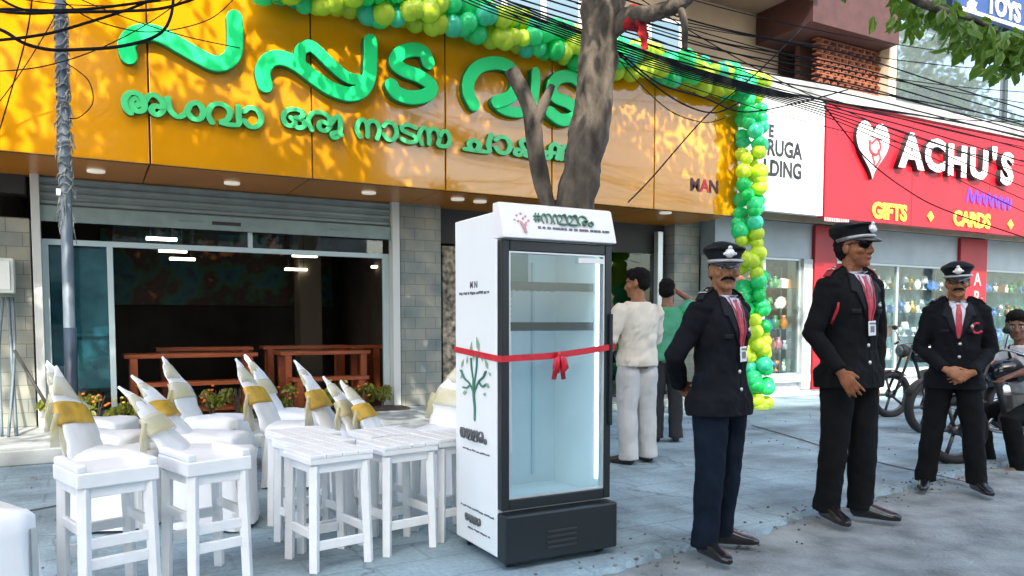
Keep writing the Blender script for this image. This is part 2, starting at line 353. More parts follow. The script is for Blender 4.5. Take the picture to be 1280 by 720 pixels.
w = MB(); w.bb(-.42, 3.5, YF + .02, YF + .08, 2.10, 2.16); w.bb(1.72, 1.77, YF + .021, YF + .079, 2.16, 2.45); w.bb(.2, .26, YF + .02, YF + .08, .14, 2.1); w.bb(-.42, -.36, YF + .02, YF + .08, .14, 2.1); w.bb(3.42, 3.5, YF + .02, YF + .08, .14, 2.1)
cpart(w, 'window_frame', mat('pale_frame', (.5, .62, .64), .4, .1))
w = MB(); w.bb(-.36, .2, YF + .04, YF + .05, .14, 2.1); cpart(w, 'window_pane', glass('blue_glass', (.62, .84, .87), 1.2), 0)
w = MB(); w.bb(-.36, .2, YF + .35, YF + .40, .5, 2.1); w.bb(-.36, .2, YF + .3, YF + .34, 1.1, 1.14)
cpart(w, 'poster_board', mat('poster_blue', (.03, .09, .11), .5, col2=(.13, .25, .27), scale=4), 0)
w = MB(); w.bb(.26, 3.42, YF + .04, YF + .05, 2.16, 2.45); cpart(w, 'transom_pane', glass('clear_glass', (.9, .95, .95), 1.0), 0)
# entrance between the pillars
w = MB(); w.bb(4.2, 8.2, YF + .1, YF + .18, 2.35, 2.98); cpart(w, 'lintel', mat('lintel', (.05, .05, .05), .6), 0)
w = MB(); w.bb(7.95, 8.05, YF - .05, YF + .05, .1, 2.7); w.bb(6.1, 6.18, YF + .02, YF + .1, .1, 2.35); cpart(w, 'door_frame', ALU)
w = MB(); w.bb(6.18, 7.95, YF + .05, YF + .06, .1, 2.35); cpart(w, 'entrance_glass', glass('dim_glass', (.5, .58, .56), 1.2), 0)
w = MB(); w.bb(4.25, 4.5, YF - .02, YF + .05, .14, 2.3); cpart(w, 'carved_panel', mat('carved_wood', (.05, .04, .03), .6, col2=(.5, .42, .3), scale=14, detail=2), 0)
# meter box, pipes, prop at the far left
w = MB(); p = at(2, 345, YF - .1); w.box((p.x - .04, YF - .16, p.z), (.32, .2, .36)); mbx = w.build('meter_box', mat('box_white', (.62, .66, .62), .5, var=.1), bev=.015)
w2 = MB(); w2.box((p.x - .04, YF - .27, p.z), (.25, .015, .29)); w2.build('lid', mat('box_lid', (.72, .75, .72), .4), mbx, bev=.004)
tag(mbx, 'white electric meter box fixed to the tiled pillar at the left', 'meter box')
for i, (xa, xb) in enumerate(((4, 4), (10, 22), (16, 12))):
    a, b = at(xa, 372, YF - .12), at(xb, 585, 9.0 - i * .05); a2 = V((a.x, YF - .12, a.z)); b.z = max(b.z, .145)
    w = MB(); w.tube(spline([a2, a2.lerp(b, .4) + V((.03 * (i - 1), 0, 0)), b], 5), .014 + .004 * (i % 2), 7)
    tag(w.build('conduit_pipe', mat('grey_conduit', (.11, .15, .18), .5), None, True), ['thin grey conduit pipe at the frame edge under the meter box', 'thick grey conduit pipe leaning out below the meter box', 'grey conduit pipe between the two others below the meter box'][i], 'pipe', 'conduits below the meter box')
w = MB(); w.tube([at(18, 438, 9.3), at(62, 512, 9.0)], .016, 7)
tag(w.build('prop_rod', DARK, None, True), 'dark thin rod leaning diagonally against the left shutter guide', 'rod')
# ------------------------------------------------------------------ signboard
YS = 8.43; ZB = 2.81; ZT = 4.78
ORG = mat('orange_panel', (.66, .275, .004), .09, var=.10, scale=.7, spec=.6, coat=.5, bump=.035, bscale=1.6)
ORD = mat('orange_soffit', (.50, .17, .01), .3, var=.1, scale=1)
sign = thing('cafe_signboard', 'long glossy orange fascia signboard with raised green Malayalam letters', 'signboard', (3.8, YS, ZB))
def S_(o): o.location = -V((3.8, YS, ZB)); return o
joints = [-7.2, -2.6] + [at(x, 200, YS).x for x in (188, 390.5, 557, 690, 818)] + [8.38]
for a, b in zip(joints, joints[1:]):
    w = MB(); w.bb(a + .008, b - .008, YS, YS + .04, ZB, ZT); S_(w.build('fascia_panel', ORG, sign, bev=.006))
w = MB(); w.bb(-7.2, 8.36, YS + .042, YS + .10, ZB + .005, ZT - .005); S_(w.build('backing_frame', mat('joint_dark', (.10, .035, .01), .7), sign))
w = MB()
for a, b in zip(joints, joints[1:]): w.bb(a + .008, b - .008, YS + .10, YF + .12, ZB + .01, ZB + .05)
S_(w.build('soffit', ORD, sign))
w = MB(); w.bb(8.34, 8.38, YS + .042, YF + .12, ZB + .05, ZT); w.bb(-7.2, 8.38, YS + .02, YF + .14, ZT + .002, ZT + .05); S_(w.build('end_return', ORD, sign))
for x, y in ((290, 229), (461, 241), (572, 249), (600, 252), (832, 266), (120, 214)):
    p = ray(x, y); p = CAM + p * ((ZB - EYE) / p.z); w = MB(); w.loft([((p.x, p.y, ZB + .012), .085), ((p.x, p.y, ZB - .012), .085)], n=18)
    S_(w.build('downlight', emit('downlight_face', (.9, .85, .7), .1), sign, True))
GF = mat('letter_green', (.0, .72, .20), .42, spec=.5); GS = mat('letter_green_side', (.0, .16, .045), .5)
GF2 = mat('letter_green_small', (.08, .64, .22), .3); 
z1 = lambda L: [(x / 3.2, y / 3.2) for x, y in L]
z2 = lambda L: [(300 + x / 3.2, y / 3.2) for x, y in L]
z3 = lambda L: [(640 + x / 3.2, y / 3.2) for x, y in L]
BIG = [[z1([(515, 222), (507, 178), (535, 140), (585, 128), (645, 140), (720, 182), (800, 228), (860, 255), (905, 247), (935, 212), (940, 150), (938, 75)])],
       [z2([(102, 338), (92, 285), (118, 240), (170, 232), (232, 260), (300, 312), (370, 358), (440, 378), (490, 360), (515, 310), (520, 240), (520, 168)]), z2([(240, 245), (245, 200), (280, 183), (312, 205), (370, 262), (425, 308), (475, 322)])],
       [z2([(755, 250), (735, 208), (690, 198), (640, 215), (622, 252), (655, 282), (720, 308), (765, 345), (748, 380), (685, 392), (628, 375), (604, 343)])],
       [z2([(938, 418), (915, 370), (920, 312), (960, 265), (1030, 252), (1085, 275), (1108, 330), (1085, 385), (1025, 410)]), z2([(1022, 412), (1060, 440), (1120, 450), (1165, 425), (1180, 360), (1182, 290)])],
       [z3([(275, 330), (235, 305), (185, 312), (158, 350), (172, 388), (220, 410), (258, 440), (245, 472), (195, 480), (152, 452)])]]
for chs in BIG:
    w = MB()
    for i, s in enumerate(chs):
        P = [at(x, y, YS - .09) for x, y in s]; P = [V((p.x, YS, p.z)) for p in P]
        # y of the pixel trace is the face; the body reaches back to the panel
        stroke(w, P, .078 if i == 0 else .062, .09, 7, .002 * i)
    S_(w.build('big_letter', [GF, GS], sign, fix=True))
GL = {'a': [[(.42, .42), (.50, .58), (.40, .72), (.24, .62), (.24, .34), (.42, .14), (.62, .26), (.62, .6), (.48, .88), (.22, .92), (.03, .6), (.06, .22), (.2, .02)], [(.62, .5), (.78, .9), (1.02, .94), (1.22, .66), (1.2, .28), (1.02, .08), (.86, .24), (.94, .46), (1.14, .44)]],
      'tha': [[(0, .9), (.06, .4), (.3, .12), (.56, .3), (.72, .72), (.98, .84), (1.14, .5), (1.04, .14), (.8, .1), (.66, .3)]],
      'va': [[(.14, .04), (0, .42), (.16, .84), (.48, .94), (.74, .68), (.66, .26), (.42, .08), (1.0, .06), (1.04, .5), (1.04, .92)]],
      'aa': [[(.04, .74), (.22, .94), (.5, .88), (.64, .5), (.5, .12), (.22, .06), (.04, .3)]],
      'o': [[(.3, .52), (.46, .36), (.36, .14), (.12, .16), (0, .5), (.16, .84), (.5, .94), (.78, .84), (.72, .6), (.5, .54)], [(.5, .54), (.8, .44), (.84, .2), (.62, .06), (.44, .16)]],
      'ru': [[(.14, .06), (0, .46), (.16, .84), (.5, .95), (.84, .78), (.9, .4), (.74, .1), (.5, .1), (.42, .34), (.58, .5), (.88, .42), (1.1, .76), (1.28, .84), (1.32, .4), (1.22, -.14), (1.02, -.22), (.96, -.06), (1.16, .04), (1.34, -.06)]],
      'na': [[(.14, .04), (0, .46), (.18, .88), (.40, .82), (.48, .5), (.48, .08)], [(.46, .62), (.62, .9), (.9, .84), (1.02, .46), (.9, .04)]],
      'da': [[(.74, .84), (.4, .95), (.1, .84), (.12, .62), (.4, .5), (.7, .38), (.74, .14), (.4, .04), (.06, .16)]],
      'nn': [[(.14, .04), (0, .46), (.18, .88), (.40, .82), (.48, .5), (.48, .08)], [(.46, .62), (.62, .9), (.9, .84), (1.0, .46), (.92, .12), (1.14, .04), (1.4, .12), (1.5, .5), (1.34, .84), (1.12, .8), (1.04, .6)]],
      'cha': [[(-.05, .04), (.9, .04), (.9, .4), (1.02, .98)], [(.2, .06), (.12, .38), (.32, .56), (.52, .38), (.46, .08)]],
      'ya': [[(.26, .36), (.1, .34), (.06, .12), (.26, .06), (.42, .34), (.3, .76), (.5, .94), (.68, .7), (.6, .3), (.44, .08), (1.0, .06), (1.04, .92)]],
      'kka': [[(-.05, .42), (1.0, .42)], [(.3, .42), (.1, .2), (.26, .04), (.42, .24), (.42, .7), (.6, .94), (.8, .7), (.7, .1)], [(.9, .1), (.95, .7), (1.15, .9), (1.3, .5), (1.1, .1)]],
      'ma': [[(.12, .04), (0, .46), (.16, .88), (.46, .86), (.5, .5), (.12, .06), (.98, .06), (1.02, .5), (.9, .88), (.66, .92)]],
      'nma': [[(.14, .04), (0, .46), (.18, .88), (.40, .82), (.48, .1)], [(.46, .62), (.66, .9), (.9, .84), (.96, .5), (.62, .06), (1.4, .06), (1.44, .5), (1.3, .88), (1.1, .9)]],
      'ra': [[(.14, .06), (0, .46), (.16, .84), (.5, .95), (.84, .78), (.9, .4), (.74, .1), (.5, .1), (.42, .34), (.58, .5), (.88, .42)]],
      'm': [[(.3, .42), (.1, .34), (.1, .1), (.3, .02), (.48, .12), (.48, .34), (.3, .42)]],
      '#': [[(.2, .1), (.3, .9)], [(.5, .1), (.6, .9)], [(.05, .35), (.7, .35)], [(.08, .65), (.73, .65)]]}
def glyphs(w, seq, M, h, rad, dep, gap=.16, n=4):
    """seq of glyph keys set along +X from the frame M (X right, Z up, front -Y); returns the width"""
    x = 0
    for g in seq:
        if g == ' ': x += h * .5; continue
        t = MB(); mx = max(p[0] for s in GL[g] for p in s)
        for i, s in enumerate(GL[g]): stroke(t, [(x + p[0] * h, p[1] * h) for p in s], rad, dep, n, .0012 * i)
        t.xf(M); o = len(w.v); w.v += t.v; w.f += [tuple(k + o for k in f) for f in t.f]; w.m += t.m; x += (mx + gap) * h
    return x
# second line: word boxes measured on the board
for seq, (xa, ya), xb in ((['a', 'tha', 'va', 'aa'], (152, 141), 329), (['o', 'ru'], (352, 159), 428), (['na', 'aa', 'da', 'nn'], (444, 171), 564), (['cha', 'aa', 'ya', 'kka', 'da'], (581, 187), 738)):
    a = at(xa, ya, YS - .05); b = at(xb, ya, YS - .05); h = .215
    tw = MB(); wd = glyphs(tw, seq, Matrix.Identity(4), h, .03, .05) - .16 * h
    k = (b.x - a.x - .04) / wd
    w = MB(); glyphs(w, seq, Matrix.Translation((a.x + .02, YS, a.z)) @ Matrix.Diagonal((k, 1, 1, 1)), h, .024, .05)
    S_(w.build('small_lettering', [GF2, GS], sign, fix=True))
p = at(880, 233, YS)
for ch, dx in (('M', -.17), ('A', .01), ('N', .18)): S_(text(ch, .24, facing(p.x + dx, YS - .004, p.z), mat('print_red', (.6, .02, .03), .5) if ch == 'A' else mat('print_dark', (.08, .02, .015), .5), 'printed_letter', sign, .003, .008))
#@@RIGHT
# ------------------------------------------------------------------ gift shop building on the right
shop = thing('gift_shop_building', 'two storey gift shop with glazed show windows below and a big mirrored upstairs window', 'building', (13, 9.3, 0))
def G_(o): o.location = -V((13, 9.3, 0)); return o
def gpart(mb, name, m, bev=.004, smooth=False): return G_(mb.build(name, m, shop, smooth, bev=bev))
YG = 9.3
GREY = mat('shutter_grey', (.30, .36, .39), .5, .2, var=.1, scale=2)
RED = mat('red_board', (.46, .008, .018), .35, var=.12, scale=1.5)
w = MB(); w.bb(8.75, 26, YG - .02, YG + .35, 2.35, 2.95); gpart(w, 'shutter_housing', GREY)
w = MB(); w.bb(8.75, 26, 13.2, 13.4, 0, 3); w.bb(8.75, 8.9, YG + .5, 13.2, 0, 3); w.bb(12.5, 12.7, YG + .4, 13.2, 0, 3); gpart(w, 'inner_wall', mat('shop_inner', (.2, .24, .25), .8), 0)
w = MB(); w.bb(8.75, 26, YG + .36, 13.2, 2.95, 3.1); gpart(w, 'ceiling', mat('shop_ceiling', (.3, .32, .32), .8), 0)
w = MB(); w.bb(8.75, 26, YG + .03, 13.2, .004, .3); gpart(w, 'plinth', mat('plinth_white', (.5, .53, .54), .5, var=.1))
w = MB(); w.bb(8.75, 26, YG - .05, YG + .03, .24, .36); w.bb(8.75, 26, YG - .04, YG + .03, .004, .1); gpart(w, 'window_sill', mat('sill_white', (.72, .75, .76), .45))
for a, b, x in ((10.98, 11.55, 0), (15.15, 16.05, 1)):
    w = MB(); w.bb(a, b, YG - .09, YG + .2, .1, 2.93); pr = gpart(w, 'pillar', mat('red_pillar', (.34, .01, .02), .45, var=.15, scale=2), .01)
for a, b in ((8.75, 9.0), (10.75, 10.97)): w = MB(); w.bb(a, b, YG - .056, YG + .3, .11, 2.348); gpart(w, 'pier', mat('pale_pier', (.42, .47, .48), .6, var=.1))
for i, ch in enumerate('ART'):
    G_(text(ch, .36, facing(15.72, YG - .097, 2.12 - i * .36), mat('pillar_letter', (.7, .35, .35), .5), 'lettering', shop, .006, .006))
frm = mat('shop_frame', (.45, .52, .53), .35, .4)
for a, b in ((9.0, 10.75), (11.55, 15.15), (16.05, 26)):
    w = MB(); w.bb(a, a + .05, YG + .0, YG + .06, .40, 2.31); w.bb(b - .05, b, YG, YG + .06, .40, 2.31); w.bb((a + b) / 2 - .03, (a + b) / 2 + .03, YG, YG + .06, .40, 2.31); w.bb(a, b, YG, YG + .06, .36, .40); w.bb(a, b, YG, YG + .06, 2.31, 2.35); gpart(w, 'window_frame', frm)
    w = MB(); w.bb(a + .05, b - .05, YG + .025, YG + .035, .36, 2.35); gpart(w, 'window_pane', glass('clear_glass', (.93, .97, .97), .6), 0)
for x in (9.4, 10.3, 12.2, 13.3, 14.4, 16.8, 18.2, 19.6):
    w = MB(); w.bb(x - .3, x + .3, 9.42, 9.52, 2.90, 2.94); gpart(w, 'fill_tube', emit('shop_fill', (1, .97, .9), 14), 0)  # glowing tubes added inside to brighten the gifts
# upper storey
w = MB(); w.bb(8.45, 26, YG - .75, YG + .4, 4.80, 5.02); gpart(w, 'ledge', mat('ledge_concrete', (.50, .50, .48), .8, col2=(.20, .21, .21), scale=3, bump=.3))
w = MB(); w.bb(8.45, 26, YG - .1, YG + .35, 2.96, 4.79); gpart(w, 'upper_wall', BEIGE, 0)
w = MB(); w.bb(13.2, 13.42, 9.5, 10.2, 5.02, 9.5); gpart(w, 'column', mat('cream_paint', (.6, .5, .36), .7, var=.1))
BRK = mat('terracotta', (.26, .085, .04), .8, col2=(.15, .05, .025), scale=5)
w = MB(); z = 5.04; k = 0
while z < 6.33:
    for i in range(9):
        x = 11.55 + i * .19 + (.095 if k % 2 else 0); w.box((x + .07, 9.75, z + .03), (.135, .1, .05), Matrix.Rotation(R_(28), 3, 'Z'))
    w.bb(11.5, 13.2, 9.7, 9.82, z + .058, z + .082); z += .086; k += 1
gpart(w, 'brick_lattice', BRK, 0)
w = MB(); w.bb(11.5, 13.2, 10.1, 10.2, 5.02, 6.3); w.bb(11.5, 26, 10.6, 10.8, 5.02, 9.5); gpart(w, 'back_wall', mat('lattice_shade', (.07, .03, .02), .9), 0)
UF = mat('upper_frame', (.035, .05, .055), .4)
w = MB(); w.bb(13.42, 13.62, 9.62, 9.75, 5.02, 8.2); w.bb(17.2, 17.3, 9.62, 9.75, 5.02, 8.2); w.bb(13.62, 26, 9.64, 9.75, 5.02, 5.1); gpart(w, 'window_frame', UF)
m = mat('mirror_glass', (.5, .6, .66), .03, .0, spec=.9); b = m.node_tree.nodes['Principled BSDF']; b.inputs['Metallic'].default_value = .85
w = MB(); w.bb(13.62, 17.2, 9.68, 9.70, 5.1, 8.2); w.bb(17.3, 26, 9.68, 9.70, 5.1, 8.2); gpart(w, 'window_pane', m, 0)
# white name board and red board
YB = 8.55
wb = thing('white_signboard', 'white arched signboard of the building, half hidden by the balloon column', 'signboard', (9.4, YB, 2.95))
w = MB(); w.bb(8.46, 10.34, YB, YB + .12, 2.96, 4.79); o = w.build('board', mat('white_board', (.8, .82, .82), .35, var=.03, scale=2), wb, bev=.006); o.location = (-9.4, -YB, -2.95)
INK = mat('black_ink', (.02, .022, .025), .5)
for body, (px, py), s in (('E', (962, 165), .25), ('RUGA', (967, 191), .33), ('LDING', (957, 216), .33)):
    # words end at the right margin measured in the photograph
    e = at({'E': 967, 'RUGA': 1002, 'LDING': 1002}[body], py, YB)
    o = text(body, s, facing(e.x, YB - .003, e.z), INK, 'lettering', wb, .002, .012, 'RIGHT', .84); o.location = (-9.4, -YB, -2.95)
rb = thing('red_signboard', 'red gift shop signboard with a white heart and raised white letters', 'signboard', (15, YB, 2.95))
def B_(o): o.location = (-15, -YB, -2.95); return o
for a, b in ((10.36, 12.55), (12.56, 14.85), (14.86, 17.3), (17.31, 22)):
    w = MB(); w.bb(a, b, YB - .02, YB + .12, 2.94, 4.74); B_(w.build('board_panel', RED, rb, bev=.004))
WH = mat('letter_white', (.85, .85, .84), .35); LS = mat('letter_side', (.03, .03, .035), .5)
for ch, px, py, sz in (('A', 1140, 191, .78), ('C', 1169, 196, .72), ('H', 1197, 203, .72), ('U', 1224, 207, .72), ("'", 1243, 206, .72), ('S', 1259, 213, .78)):
    p = at(px, py, YB - .12); B_(text(ch, sz, facing(p.x, YB - .07, p.z), [WH, LS], 'raised_letter', rb, .05, .035, 'CENTER', 1.12))
# heart with the two hands cut as dark lines
hp = at(1092, 187, YB - .1); w = MB(); N_ = 40; pts = []
for i in range(N_):
    t = 2 * math.pi * i / N_; pts.append((16 * math.sin(t) ** 3, 13 * math.cos(t) - 5 * math.cos(2 * t) - 2 * math.cos(3 * t) - math.cos(4 * t)))
for d, s in ((0, 1), (.07, 1), (.085, .95)): w.v += [V((hp.x + x * .026 * s, YB - .02 - d, hp.z + (z + 2) * .032 * s)) for x, z in pts]
for j in range(2):
    for i in range(N_): w.f.append((j * N_ + i, j * N_ + (i + 1) % N_, (j + 1) * N_ + (i + 1) % N_, (j + 1) * N_ + i)); w.m.append(1 if j == 0 else 0)
w.f.append(tuple(2 * N_ + i for i in range(N_))); w.m.append(0)
ht = B_(w.build('heart', [WH, LS], rb, fix=True))
w = MB()
for s in ([(-.05, .1), (.08, .18), (.16, .05), (.05, -.08), (-.1, -.02), (-.12, .12)], [(.1, .0), (.16, -.14), (.04, -.28)], [(-.04, -.1), (.02, -.22)]): stroke(w, [(hp.x + a, hp.z + b) for a, b in s], .022, .004)
w.xf(Matrix.Translation((0, YB - .107, 0))); w.build('emblem_line', mat('emblem_red', (.6, .04, .05), .4), ht, fix=True)
YEL = mat('letter_yellow', (.85, .62, .06), .35)
for body, px, py in (('GIFTS', 1110, 266), ('CARDS', 1213, 276)):
    p = at(px, py, YB); B_(text(body, .36, facing(p.x, YB - .03, p.z), YEL, 'lettering', rb, .008, .016, 'CENTER', 1.0))
for px, py in ((1161, 271), (1261, 281)):
    p = at(px, py, YB); w = MB(); w.box((p.x, YB - .03, p.z), (.13, .02, .13), Matrix.Rotation(R_(45), 3, 'Y')); B_(w.build('diamond', YEL, rb))
w = MB(); a = at(1207, 245, YB)
for i in range(7): stroke(w, [(a.x + i * .2, a.z - .1 - .012 * i), (a.x + i * .2 + .08, a.z + .13 - .012 * i), (a.x + i * .2 + .14, a.z - .08 - .012 * i), (a.x + i * .2 + .2, a.z + .02)], .028, .006)
w.xf(Matrix.Translation((0, YB - .021, 0))); B_(w.build('script_lettering', mat('purple_print', (.12, .03, .33), .5), rb, fix=True))
w = MB(); a = at(1029, 274, YB)
for i in range(11): w.bb(a.x + i * .055, a.x + i * .055 + .035, YB - .026, YB - .02, a.z - .03, a.z + .03)
B_(w.build('fine_print', mat('pink_print', (.75, .4, .4), .5), rb))
bs = thing('blue_signboard', 'blue signboard with white TOYS lettering at the top right', 'signboard', (16, 9.2, 7))
q = at(1218, 12, 9.2)
w = MB(); w.bb(q.x - .55, q.x + 4.5, 9.2, 9.3, 7.25, 8.5); o = w.build('board', mat('blue_board', (.02, .05, .16), .4, var=.1), bs, bev=.005); o.location = (-16, -9.2, -7)
w = MB(); w.bb(q.x - .55, q.x + 4.5, 9.17, 9.199, 7.25, 7.31); o = w.build('edge_trim', WH, bs); o.location = (-16, -9.2, -7)
for body, px, py in (('&', 1214, 4), ('TOYS', 1254, 12)):
    p = at(px, py, 9.2); o = text(body, .5, facing(p.x, 9.185, p.z), WH, 'lettering', bs, .01, .015, 'CENTER', .95); o.location = (-16, -9.2, -7)

# ------------------------------------------------------------------ display shelves and gifts
random.seed(11)
GC = {'gold': (.6, .36, .06), 'white': (.75, .74, .7), 'red': (.5, .03, .03), 'brown': (.2, .09, .04), 'orange': (.7, .25, .04), 'silver': (.55, .57, .58), 'blue': (.05, .15, .4), 'green': (.05, .25, .09), 'pink': (.6, .2, .25)}
SHG = glass('shelf_glass', (.8, .92, .9), 1.0)
def vase(): w = MB(); w.loft([((0, 0, 0), .05), ((0, 0, .02), .06), ((0, 0, .1), .095), ((0, 0, .17), .07), ((0, 0, .22), .035), ((0, 0, .26), .055)], n=12); return w, True
def trophy(): w = MB(); w.loft([((0, 0, 0), .06), ((0, 0, .04), .06), ((0, 0, .05), .02), ((0, 0, .12), .02), ((0, 0, .14), .05), ((0, 0, .2), .08), ((0, 0, .27), .085)], n=12); w.tube(spline([(.08, 0, .25), (.13, 0, .22), (.07, 0, .16)], 4), .008, 5); w.tube(spline([(-.08, 0, .25), (-.13, 0, .22), (-.07, 0, .16)], 4), .008, 5); return w, True
def figurine():
    w = MB(); w.loft([((0, 0, 0), .075), ((0, 0, .08), .07), ((0, 0, .15), .05), ((0, 0, .18), .03)], n=10); w.ell((0, 0, .22), .05, 10, 7); w.ell((.045, 0, .26), .02, 6, 5); w.ell((-.045, 0, .26), .02, 6, 5); w.ell((.075, -.02, .12), (.02, .02, .05), 6, 5); w.ell((-.075, -.02, .12), (.02, .02, .05), 6, 5); return w, True
def gift_box(): w = MB(); w.box((0, 0, .08), (.2, .16, .16)); w.box((0, 0, .175), (.21, .17, .035)); w.box((0, 0, .1), (.03, .166, .192)); w.ell((.03, 0, .205), (.035, .02, .018), 8, 5); w.ell((-.03, 0, .205), (.035, .02, .018), 8, 5); return w, False
def wall_clock(): w = MB(); w.loft([((0, .02, .13), .12), ((0, -.02, .13), .12), ((0, -.025, .13), .1)], n=18); w.box((0, -.03, .15), (.012, .01, .07)); w.box((.02, -.03, .13), (.05, .01, .012)); w.box((0, .02, .02), (.12, .04, .04)); return w, False
def lampshade(): w = MB(); w.loft([((0, 0, 0), .06), ((0, 0, .015), .06), ((0, 0, .03), .015), ((0, 0, .14), .015), ((0, 0, .141), .1), ((0, 0, .3), .06)], n=12); return w, True
PROTO = {}
for nm, f in (('vase', vase), ('trophy', trophy), ('figurine', figurine), ('gift_box', gift_box), ('clock', wall_clock), ('table_lamp', lampshade)):
    for cn in GC:
        w, sm = f(); PROTO[nm, cn] = w.mesh(nm, mat('gift_' + cn, GC[cn], .3, .7 if cn in ('gold', 'silver') else 0), sm)
def shelves(a, b, y, zs, where, dense=.21, back=None, choose=None):
    s = thing('display_shelf', 'glass display shelving packed with gifts ' + where, 'shelf', ((a + b) / 2, y, .3))
    for z in zs: w = MB(); w.bb(a, b, y - .12, y + .14, z - .012, z); o = w.build('shelf_board', SHG, s); o.location = (-(a + b) / 2, -y, -.3)
    for x in (a + .02, b - .02): w = MB(); w.bb(x - .015, x + .015, y + .171, y + .2, .3, zs[-1] + .4); o = w.build('upright', ALU, s); o.location = (-(a + b) / 2, -y, -.3)
    w = MB(); w.bb(a, b, y + .21, y + .24, .3, zs[-1] + .45); o = w.build('back_panel', back or mat('shelf_back', (.012, .016, .016), .5, col2=(.16, .12, .07), scale=7), s); o.location = (-(a + b) / 2, -y, -.3)
    for j, z in enumerate(zs):
        x = a + .1
        while x < b - .08:
            nm = random.choice(['vase', 'trophy', 'figurine', 'figurine', 'gift_box', 'clock', 'table_lamp', 'vase']); cn = random.choice(list(GC) + ['gold', 'white', 'white', 'brown'])
            if choose: nm, cn = choose(j, nm, cn)
            o = bpy.data.objects.new(nm, PROTO[nm, cn]); COL.objects.link(o); k = random.uniform(.55, .95)
            if zs[min(j + 1, len(zs) - 1)] != z: k = min(k, (zs[j + 1] - z - .03) / .31)
            o.location = (x, y + random.uniform(-.05, .03), z); o.rotation_euler = (0, 0, random.uniform(-.5, .5)); o.scale = (k, k, k)
            lv = ['bottom', 'second', 'third', 'fourth', 'top'][j] if len(zs) == 5 else ['bottom', 'middle', 'upper', 'top'][j]
            tag(o, f"{cn} {nm.replace('_', ' ')} on the {lv} shelf {where}", nm.replace('_', ' '), f"{cn} {nm.replace('_', ' ')}s on the {lv} shelf {where}")
            x += dense * k * random.uniform(.85, 1.15)
shelves(9.06, 10.70, 9.49, (.42, .80, 1.15, 1.50, 1.85), 'in the window beside the balloon column', .17)
shelves(11.6, 15.1, 9.5, (.55, 1.0, 1.45, 1.9), 'in the window behind the middle guard', .23, mat('shelf_back_b', (.03, .07, .09), .5, col2=(.30, .42, .46), scale=1.4), lambda j, n, c: (random.choice(['vase', 'clock', 'table_lamp']), random.choice(['white', 'white', 'silver', 'gold', 'blue', 'brown' if j < 2 else 'white'])))
shelves(16.1, 20.5, 9.5, (.42, .9, 1.4, 1.9), 'in the window at the right edge', .25, mat('shelf_back_c', (.03, .10, .11), .4, col2=(.12, .22, .23), scale=4), lambda j, n, c: (n, random.choice(['silver', 'green', 'blue', 'brown', c])))
#@@OBJ
# ------------------------------------------------------------------ balloons
random.seed(5)
BC = {'mint green': mat('balloon_mint', (.05, .80, .30), .25, spec=.6), 'lime yellow': mat('balloon_lime', (.62, .80, .06), .25, spec=.6), 'emerald green': mat('balloon_emerald', (.02, .66, .17), .25, spec=.6), 'aqua green': mat('balloon_aqua', (.07, .70, .45), .25, spec=.6)}
for m in BC.values():
    N = m.node_tree.nodes; L = m.node_tree.links; tr = N.new('ShaderNodeBsdfTranslucent'); c = N['Principled BSDF'].inputs['Base Color'].default_value
    tr.inputs[0].default_value = (min(1, c[0] * 1.3), min(1, c[1] * 1.3), min(1, c[2] * 1.3), 1); mx = N.new('ShaderNodeMixShader'); mx.inputs[0].default_value = .35
    L.new(N['Principled BSDF'].outputs[0], mx.inputs[1]); L.new(tr.outputs[0], mx.inputs[2]); L.new(mx.outputs[0], N['Material Output'].inputs[0])
BM = {}
for c, m in BC.items():
    w = MB(); R = 1.0
    w.loft([((0, 0, -1.32), .05), ((0, 0, -1.25), .10), ((0, 0, -1.2), .05), ((0, 0, -1.1), .12), ((0, 0, -.95), .34), ((0, 0, -.7), .62), ((0, 0, -.35), .87), ((0, 0, 0), .98), ((0, 0, .35), .93), ((0, 0, .65), .75), ((0, 0, .85), .5), ((0, 0, .96), .24)], n=14)
    BM[c] = w.mesh('balloon', m, True)
def balloon(p, r, out, c, where):
    o = bpy.data.objects.new('balloon', BM[c]); COL.objects.link(o); o.location = p; o.scale = (r, r, r * random.uniform(1, 1.12))
    o.rotation_euler = V(out).to_track_quat('Z', 'Y').to_euler()
    tag(o, f'{c} balloon tied into the {where}', 'balloon', f'{c} balloons in the {where}')
names = list(BC)
def garland(path, count, rad, where, clumps):
    P = spline(path, 10); Ls = [0]
    for a, b in zip(P, P[1:]): Ls.append(Ls[-1] + (b - a).length)
    T = Ls[-1]
    for i in range(count):
        s = T * (i + .5) / count + random.uniform(-.05, .05); s = min(max(s, 0), T - 1e-4)
        k = max(j for j in range(len(Ls)) if Ls[j] <= s); k = min(k, len(P) - 2)
        t = (s - Ls[k]) / max(1e-6, Ls[k + 1] - Ls[k]); p = P[k].lerp(P[k + 1], t); d = (P[k + 1] - P[k]).normalized()
        q = i * 2.2 + random.uniform(-.4, .4); sx = d.cross(V((0, -1, 0))); sx = sx.normalized() if sx.length > .1 else V((1, 0, 0)); up = sx.cross(d)
        out = sx * math.cos(q) + up * math.sin(q); out.y -= .15; out += d * random.uniform(-.3, .3); out.normalize()
        g = int(s / clumps); c = ('lime yellow' if g % 2 else random.choice(['mint green', 'emerald green', 'aqua green', 'mint green']))
        if random.random() < .12: c = random.choice(names)
        r = rad * random.uniform(.8, 1.12)
        balloon(p + out * rad * 1.15, r, out, c, where)
yb = YS - .20
garland([at(318, -26, yb), at(400, -12, yb), at(500, 6, yb), at(600, 27, yb), at(680, 48, yb), at(760, 70, yb), at(840, 84, yb), at(900, 99, yb), at(948, 113, yb)], 205, .125, 'garland along the top of the orange signboard', .52)
yc = YS - .2
